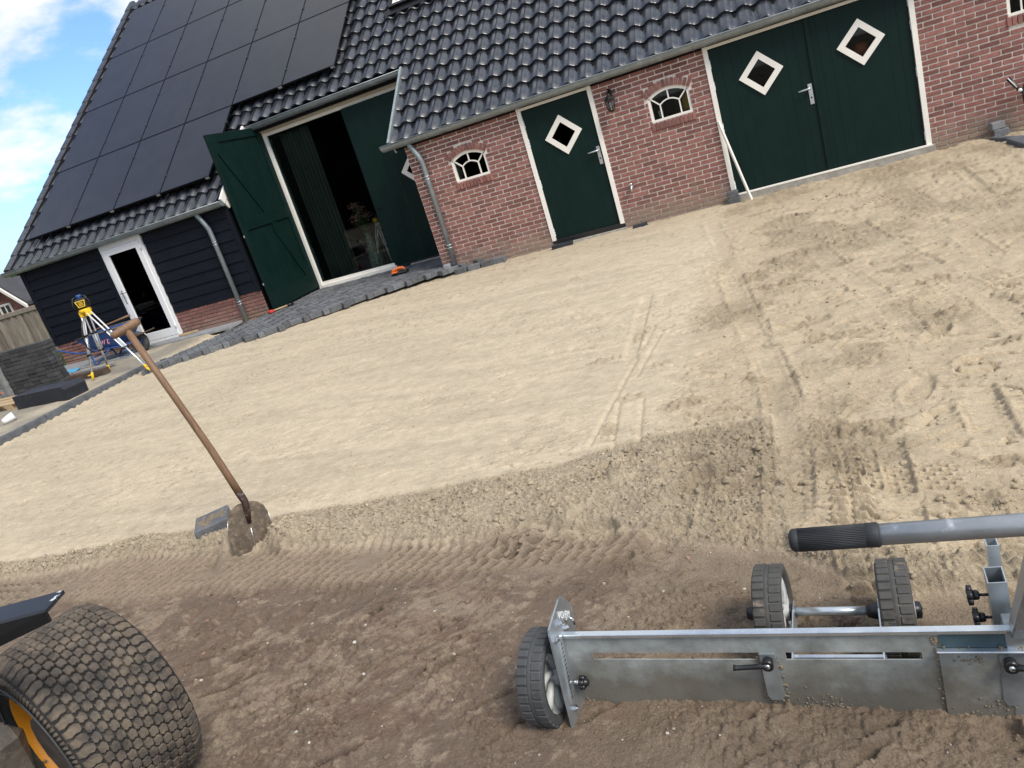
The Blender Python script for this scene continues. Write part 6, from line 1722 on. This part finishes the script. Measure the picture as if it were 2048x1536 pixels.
# axle end casting with hydraulic stub
ac = MB()
c0 = cW - aW*(0.06*LS)
ac.tube([c0, c0 - aW*0.10], [0.13,0.12], 12, smooth=False)
ac.obj('axle_flange', 'rim_dirt', ld)
ac = MB(); px_ = Vector((-aW.y, aW.x, 0))
c1 = c0 - aW*0.16 + px_*0.30
ac.box((-0.085,-0.11,-0.16), (0.06,0.11,0.075), 0.03, M=Matrix.Translation(c1) @ Matrix.Rotation(AZ, 4, 'Z') @ Matrix.Rotation(0.2, 4, 'X'))
ac.tube([c1 + Vector((0,0,0.06)), c1 + px_*0.02 + Vector((0,0,0.15))], [0.05,0.036], 10, smooth=False)
ac.obj('axle_casting', 'dirty_steel', ld)
MB().tube([c1 + px_*0.02 + Vector((0,0,0.14)), c1 + px_*0.05 + Vector((0,0,0.36))], 0.026, 12).obj('hydraulic_hose', 'black_plastic', ld)
MB().box((-0.9,-0.5,0.0), (0.0,0.12,0.34), 0.03, M=Matrix.Translation(cW - aW*0.45 + px_*0.3 + Vector((0,0,-0.1))) @ Matrix.Rotation(AZ, 4, 'Z')).obj('chassis', 'black_metal', ld)
# mudguard bar above the tyre
def zray(u, v, z):
    q = cam.matrix_world.to_3x3() @ Vector(((u-1024)/1540, -(v-768)/1540, -1)); t_ = (z - CAM.z)/q.z; return CAM + q*t_
FZ = 0.845
Fa = zray(127, 1180, FZ) - LC; Fb = zray(0, 1214, FZ) - LC; fd = (Fb - Fa).normalized(); Fc = Fa + fd*0.9
sd3 = Vector((-fd.y, fd.x, 0)); 
if sd3.dot(CAM - LC - Fa) < 0: sd3 = -sd3
up = Vector((0,0,1))
def fpt(p, w_, h): return p + sd3*w_ + up*h
def fslab(prf, name, m):
    fm = MB(); n = len(prf)
    vs = [fpt(Fa + fd*(0.02*min(1, -h/0.05) if h < -0.02 else 0.012*(w_/0.075)), w_, max(h, -0.05)) for w_, h in prf] + [fpt(Fc, w_, h*(1.6 if h < -0.1 else 1)) for w_, h in prf]
    fm.add(vs, [tuple(range(n)), tuple(range(2*n-1, n-1, -1))] + [(i, (i+1)%n, n+(i+1)%n, n+i) for i in range(n)])
    return fm.obj(name, m, ld)
fslab([(0.0,0.0),(0.070,-0.010),(0.070,-0.020),(0.0,-0.010)], 'mudguard', 'fender')
fslab([(0.0705,-0.010),(0.078,-0.014),(0.070,-0.135),(0.062,-0.135),(0.0705,-0.020)], 'mudguard_flange', 'black_plastic')
MB().tube([fpt(Fa + fd*0.35, 0.03, -0.02), fpt(Fa + fd*0.5, 0.03, -0.5)], 0.02, 8).obj('mudguard_bracket', 'black_metal', ld)

# ------------------------------------------------------------------ inside the barn, seen through the glass
t = thing('curtain', 'dark grey-green pleated curtain hanging behind the left of the tall glass panel', 'curtain', (-7.9,1.8,0.03))
cu_ = MB(); n = 90; vs = []
for z in (0.0, 1.4, 2.85):
    for k in range(n + 1):
        x = -0.42 + 0.66*k/n
        vs.append((x, 0.045*math.sin(k*0.62 + 0.2*z) + 0.01*math.sin(k*1.7), z))
cu_.add(vs, [(r*(n+1)+k, r*(n+1)+k+1, (r+1)*(n+1)+k+1, (r+1)*(n+1)+k) for r in range(2) for k in range(n)], True)
cu_.obj('curtain_cloth', 'curtain', t, recalc=False)
MB().tube([(-0.5,0,2.87),(1.6,0,2.87)], 0.014, 8).obj('curtain_rod', 'black_metal', t)
t = thing('curtain', 'pale grey curtain hanging inside the white glazed door', 'curtain', (-11.1,0.30,0.05))
cu_ = MB(); vs = []
for z in (0.0, 2.0):
    for k in range(n + 1):
        vs.append((-0.25 + 0.45*k/n, 0.03*math.sin(k*0.6), z))
cu_.add(vs, [(k, k+1, n+1+k+1, n+1+k) for k in range(n)], True); cu_.obj('curtain_cloth', 'curtain_light', t, recalc=False)
t = thing('flower_vase', 'tall patterned floor vase with pink flowers behind the glass panel', 'vase', (-7.22,1.74,0.03))
MB().lathe([(0.0,0.0),(0.10,0.0),(0.14,0.10),(0.145,0.22),(0.11,0.40),(0.07,0.58),(0.055,0.68),(0.065,0.74),(0.05,0.74)], (0,0,0), (0,0,1), 20).obj('vase_body', 'vase', t)
lv = MB(); fl = MB(); stm = MB()
for k in range(16):
    a = random.uniform(0, 6.28); sp = random.uniform(0.02, 0.26); hgt = random.uniform(0.85, 1.36)
    e = Vector((sp*math.cos(a) - 0.08, sp*math.sin(a)*0.7, hgt))
    stm.tube([(0,0,0.7), (e.x*0.4, e.y*0.4, 0.7+(hgt-0.7)*0.6), e], 0.004, 5)
    for q in range(5):
        p = Vector((e.x*0.6,e.y*0.6,0.75+(hgt-0.75)*random.random())); d = Vector((random.gauss(0,1),random.gauss(0,1),random.gauss(0,.5))).normalized()*random.uniform(.05,.10); s_ = d.cross(Vector((0,0,1))).normalized()*0.022
        lv.add([p, p+d*0.5+s_, p+d, p+d*0.5-s_], [(0,1,2,3)])
    for q in range(14):
        p = e + Vector((random.gauss(0,.028),random.gauss(0,.028),random.gauss(0,.028))); r = random.uniform(.008,.016)
        fl.lathe([(0,r),(r,0),(0,-r)], p, (random.gauss(0,1),random.gauss(0,1),1), 5)
stm.obj('stems', 'leaf', t); lv.obj('leaves', 'leaf', t); fl.obj('flowers', 'petal', t)
t = thing('tripod', 'grey tripod standing indoors behind the glass panel beside the vase', 'tripod', (-7.00,1.80,0.03))
for (dx, dy) in ((-0.18,-0.18),(0.10,-0.1),(0.36,0.22)):
    lg = MB()
    for s_ in (-0.02, 0.02): lg.tube([(0.0+s_,0,0.88),(dx*0.55+s_,dy*0.55,0.42)], 0.010, 6)
    lg.tube([(dx*0.4,dy*0.4,0.55),(dx,dy,0.0)], [0.016,0.010], 8); lg.obj('leg', 'grey_tripod', t)
MB().lathe([(0,0.95),(0.05,0.95),(0.06,0.90),(0.03,0.86),(0,0.86)], (0,0,0), (0,0,1), 10).obj('head', 'yellow', t)
o = MB().lathe([(0,0.22),(0.10,0.2),(0.14,0.1),(0.12,0.0),(0,0.0)], (-6.93,2.15,0.80), (0.2,0,1), 14).obj('bag', 'red'); tag(o, 'red bag behind the glass beside the closed barn door leaf', 'bag')
o = MB().box((-7.4,2.3,0.02), (-6.4,2.9,0.80), 0.03).obj('cabinet', 'room'); tag(o, 'dark cabinet in the room behind the glass panel', 'cabinet')
o = MB().lathe([(0,0.24),(0.06,0.22),(0.075,0.12),(0.09,0.0),(0,0)], (-0.985,0.16,1.27), (0,0,1), 12).obj('jacket', 'cloth_yellow'); tag(o, 'mustard yellow bundle behind the small window left of the double door', 'bundle')
o = MB().lathe([(0,0),(0.03,0),(0.04,0.09),(0.036,0.09),(0.028,0.006),(0,0.006)], (-1.36,0.14,1.26), (0,0,1), 14).obj('cup', 'white_plastic'); tag(o, 'white cup behind the small window right of the lantern', 'cup')
o = MB().lathe([(0,0.16),(0.08,0.13),(0.10,0.05),(0.08,0),(0,0)], (1.22,0.35,1.28), (0,0,1), 14).obj('helmet', 'orange_tool'); tag(o, 'orange red object behind the diamond window of the right door leaf', 'helmet')

# ------------------------------------------------------------------ left background: fence, lawn, neighbours
fe = thing('wooden_fence', 'weathered grey plank fence beyond the left end of the barn', 'fence', (-17.5,3.0,0))
fp = [MB().box((-0.07,-0.01,-0.3), (0.07,0.012,1.13 + 0.01*q), 0.003).mesh('plank', 'wood_weather') for q in range(3)]
x = -22.0; k = 0
while x < -14.6:
    inst('plank', fp[k % 3], fe, Matrix.Translation((x + 17.5, 0.022*(k % 2), 0)) @ Matrix.Rotation(random.uniform(-.012,.012), 4, 'Y')); x += 0.122; k += 1
MB().box((-4.6,-0.03,1.13), (2.9,0.05,1.24), 0.006).obj('cap_rail', 'wood_weather', fe)
for q in (-4.0,-2.0,0.0,2.0): MB().box((q,0.04,-0.3), (q+0.09,0.12,1.2), 0.004).obj('post', 'wood_weather', fe)
lw = MB()
for k in range(5200):
    x = random.uniform(-18.5,-13.9); y = random.uniform(-0.6,2.9); h = random.uniform(0.05,0.13); a = random.uniform(0,3.14); s_ = 0.008
    lw.add([(x-s_*math.cos(a),y-s_*math.sin(a),0.0),(x+s_*math.cos(a),y+s_*math.sin(a),0.0),(x+random.gauss(0,.03),y+random.gauss(0,.03),h)], [(0,1,2)])
o = lw.obj('lawn_grass', 'grass', recalc=False); tag(o, 'strip of bright green grass left of the barn corner', 'grass', kind='stuff')
o = MB().box((-19,-0.7,-0.2), (-13.85,2.95,0.012)).obj('lawn', 'grass'); tag(o, kind='structure')
nh = thing('neighbour_house', 'neighbouring brick gable house with white verge boards at the left border', 'house', (-32,12,-0.6))
H0 = lambda x, y, z: (x + 32, y - 12, z + 0.6)
ex, ez, sl_ = -28.55, 1.22, 0.92; apx = -29.78; apz = ez + sl_*(ex - apx); lx = apx - (ex - apx)
MB().prism([(ex-0.25,-0.6),(lx+0.25,-0.6),(lx+0.25,ez+0.18),(apx,apz-0.05),(ex-0.25,ez+0.18)], lambda p,q,d: H0(p,d,q), 12.0, 19.0).obj('wall', 'neigh_brick', nh)
for sgn, xx in ((1, ex), (-1, lx)):
    rfm_ = MB().prism([(xx+sgn*0.15,ez-0.14),(apx,apz),(apx,apz+0.14),(xx+sgn*0.15,ez+0.0)], lambda p,q,d: H0(p,d,q), 11.7, 19.2).obj('roof', 'neigh_roof', nh)
    MB().prism([(xx+sgn*0.12,ez-0.26),(apx,apz-0.12),(apx,apz+0.03),(xx+sgn*0.12,ez-0.10)], lambda p,q,d: H0(p,d,q), 11.62, 11.70).obj('verge_board', 'white', rfm_)
wf = MB()
for (a, b, c_, d_) in ((-30.36,-29.66,1.30,1.38),(-30.36,-30.28,0.2,1.30),(-29.74,-29.66,0.2,1.30),(-30.02,-29.98,0.2,1.30)): wf.box(H0(a,11.95,c_), H0(b,12.02,d_))
wn = wf.obj('window', 'white', nh); MB().box(H0(-30.28,11.985,0.2), H0(-29.74,11.995,1.30)).obj('pane', 'black_plastic', wn)

# ------------------------------------------------------------------ trees out of view, added tall and dense to darken what the glass mirrors
tb = MB()
for k in range(30000):
    an = random.uniform(math.radians(150), math.radians(262)); r = random.uniform(24, 29)
    cx, cy = -4 + r*math.cos(an), -8 + r*math.sin(an)
    top_h = 8.0 + 1.0*math.sin(an*9) + 0.7*math.sin(an*23 + 1)
    z = -0.2 + top_h*random.random()
    d = Vector((random.gauss(0,1), random.gauss(0,1), random.gauss(0,.6))).normalized()*random.uniform(.5,.9); s_ = d.orthogonal().normalized()*random.uniform(.25,.42)
    p = Vector((cx, cy, z))
    tb.add([p, p+d*0.5+s_, p+d, p+d*0.5-s_], [(0,1,2,3)])
o = tb.obj('unseen_tree_belt', 'hedge', recalc=False); tag(o, 'unseen belt of trees added to darken the reflections in the barn glass', 'trees', kind='stuff')
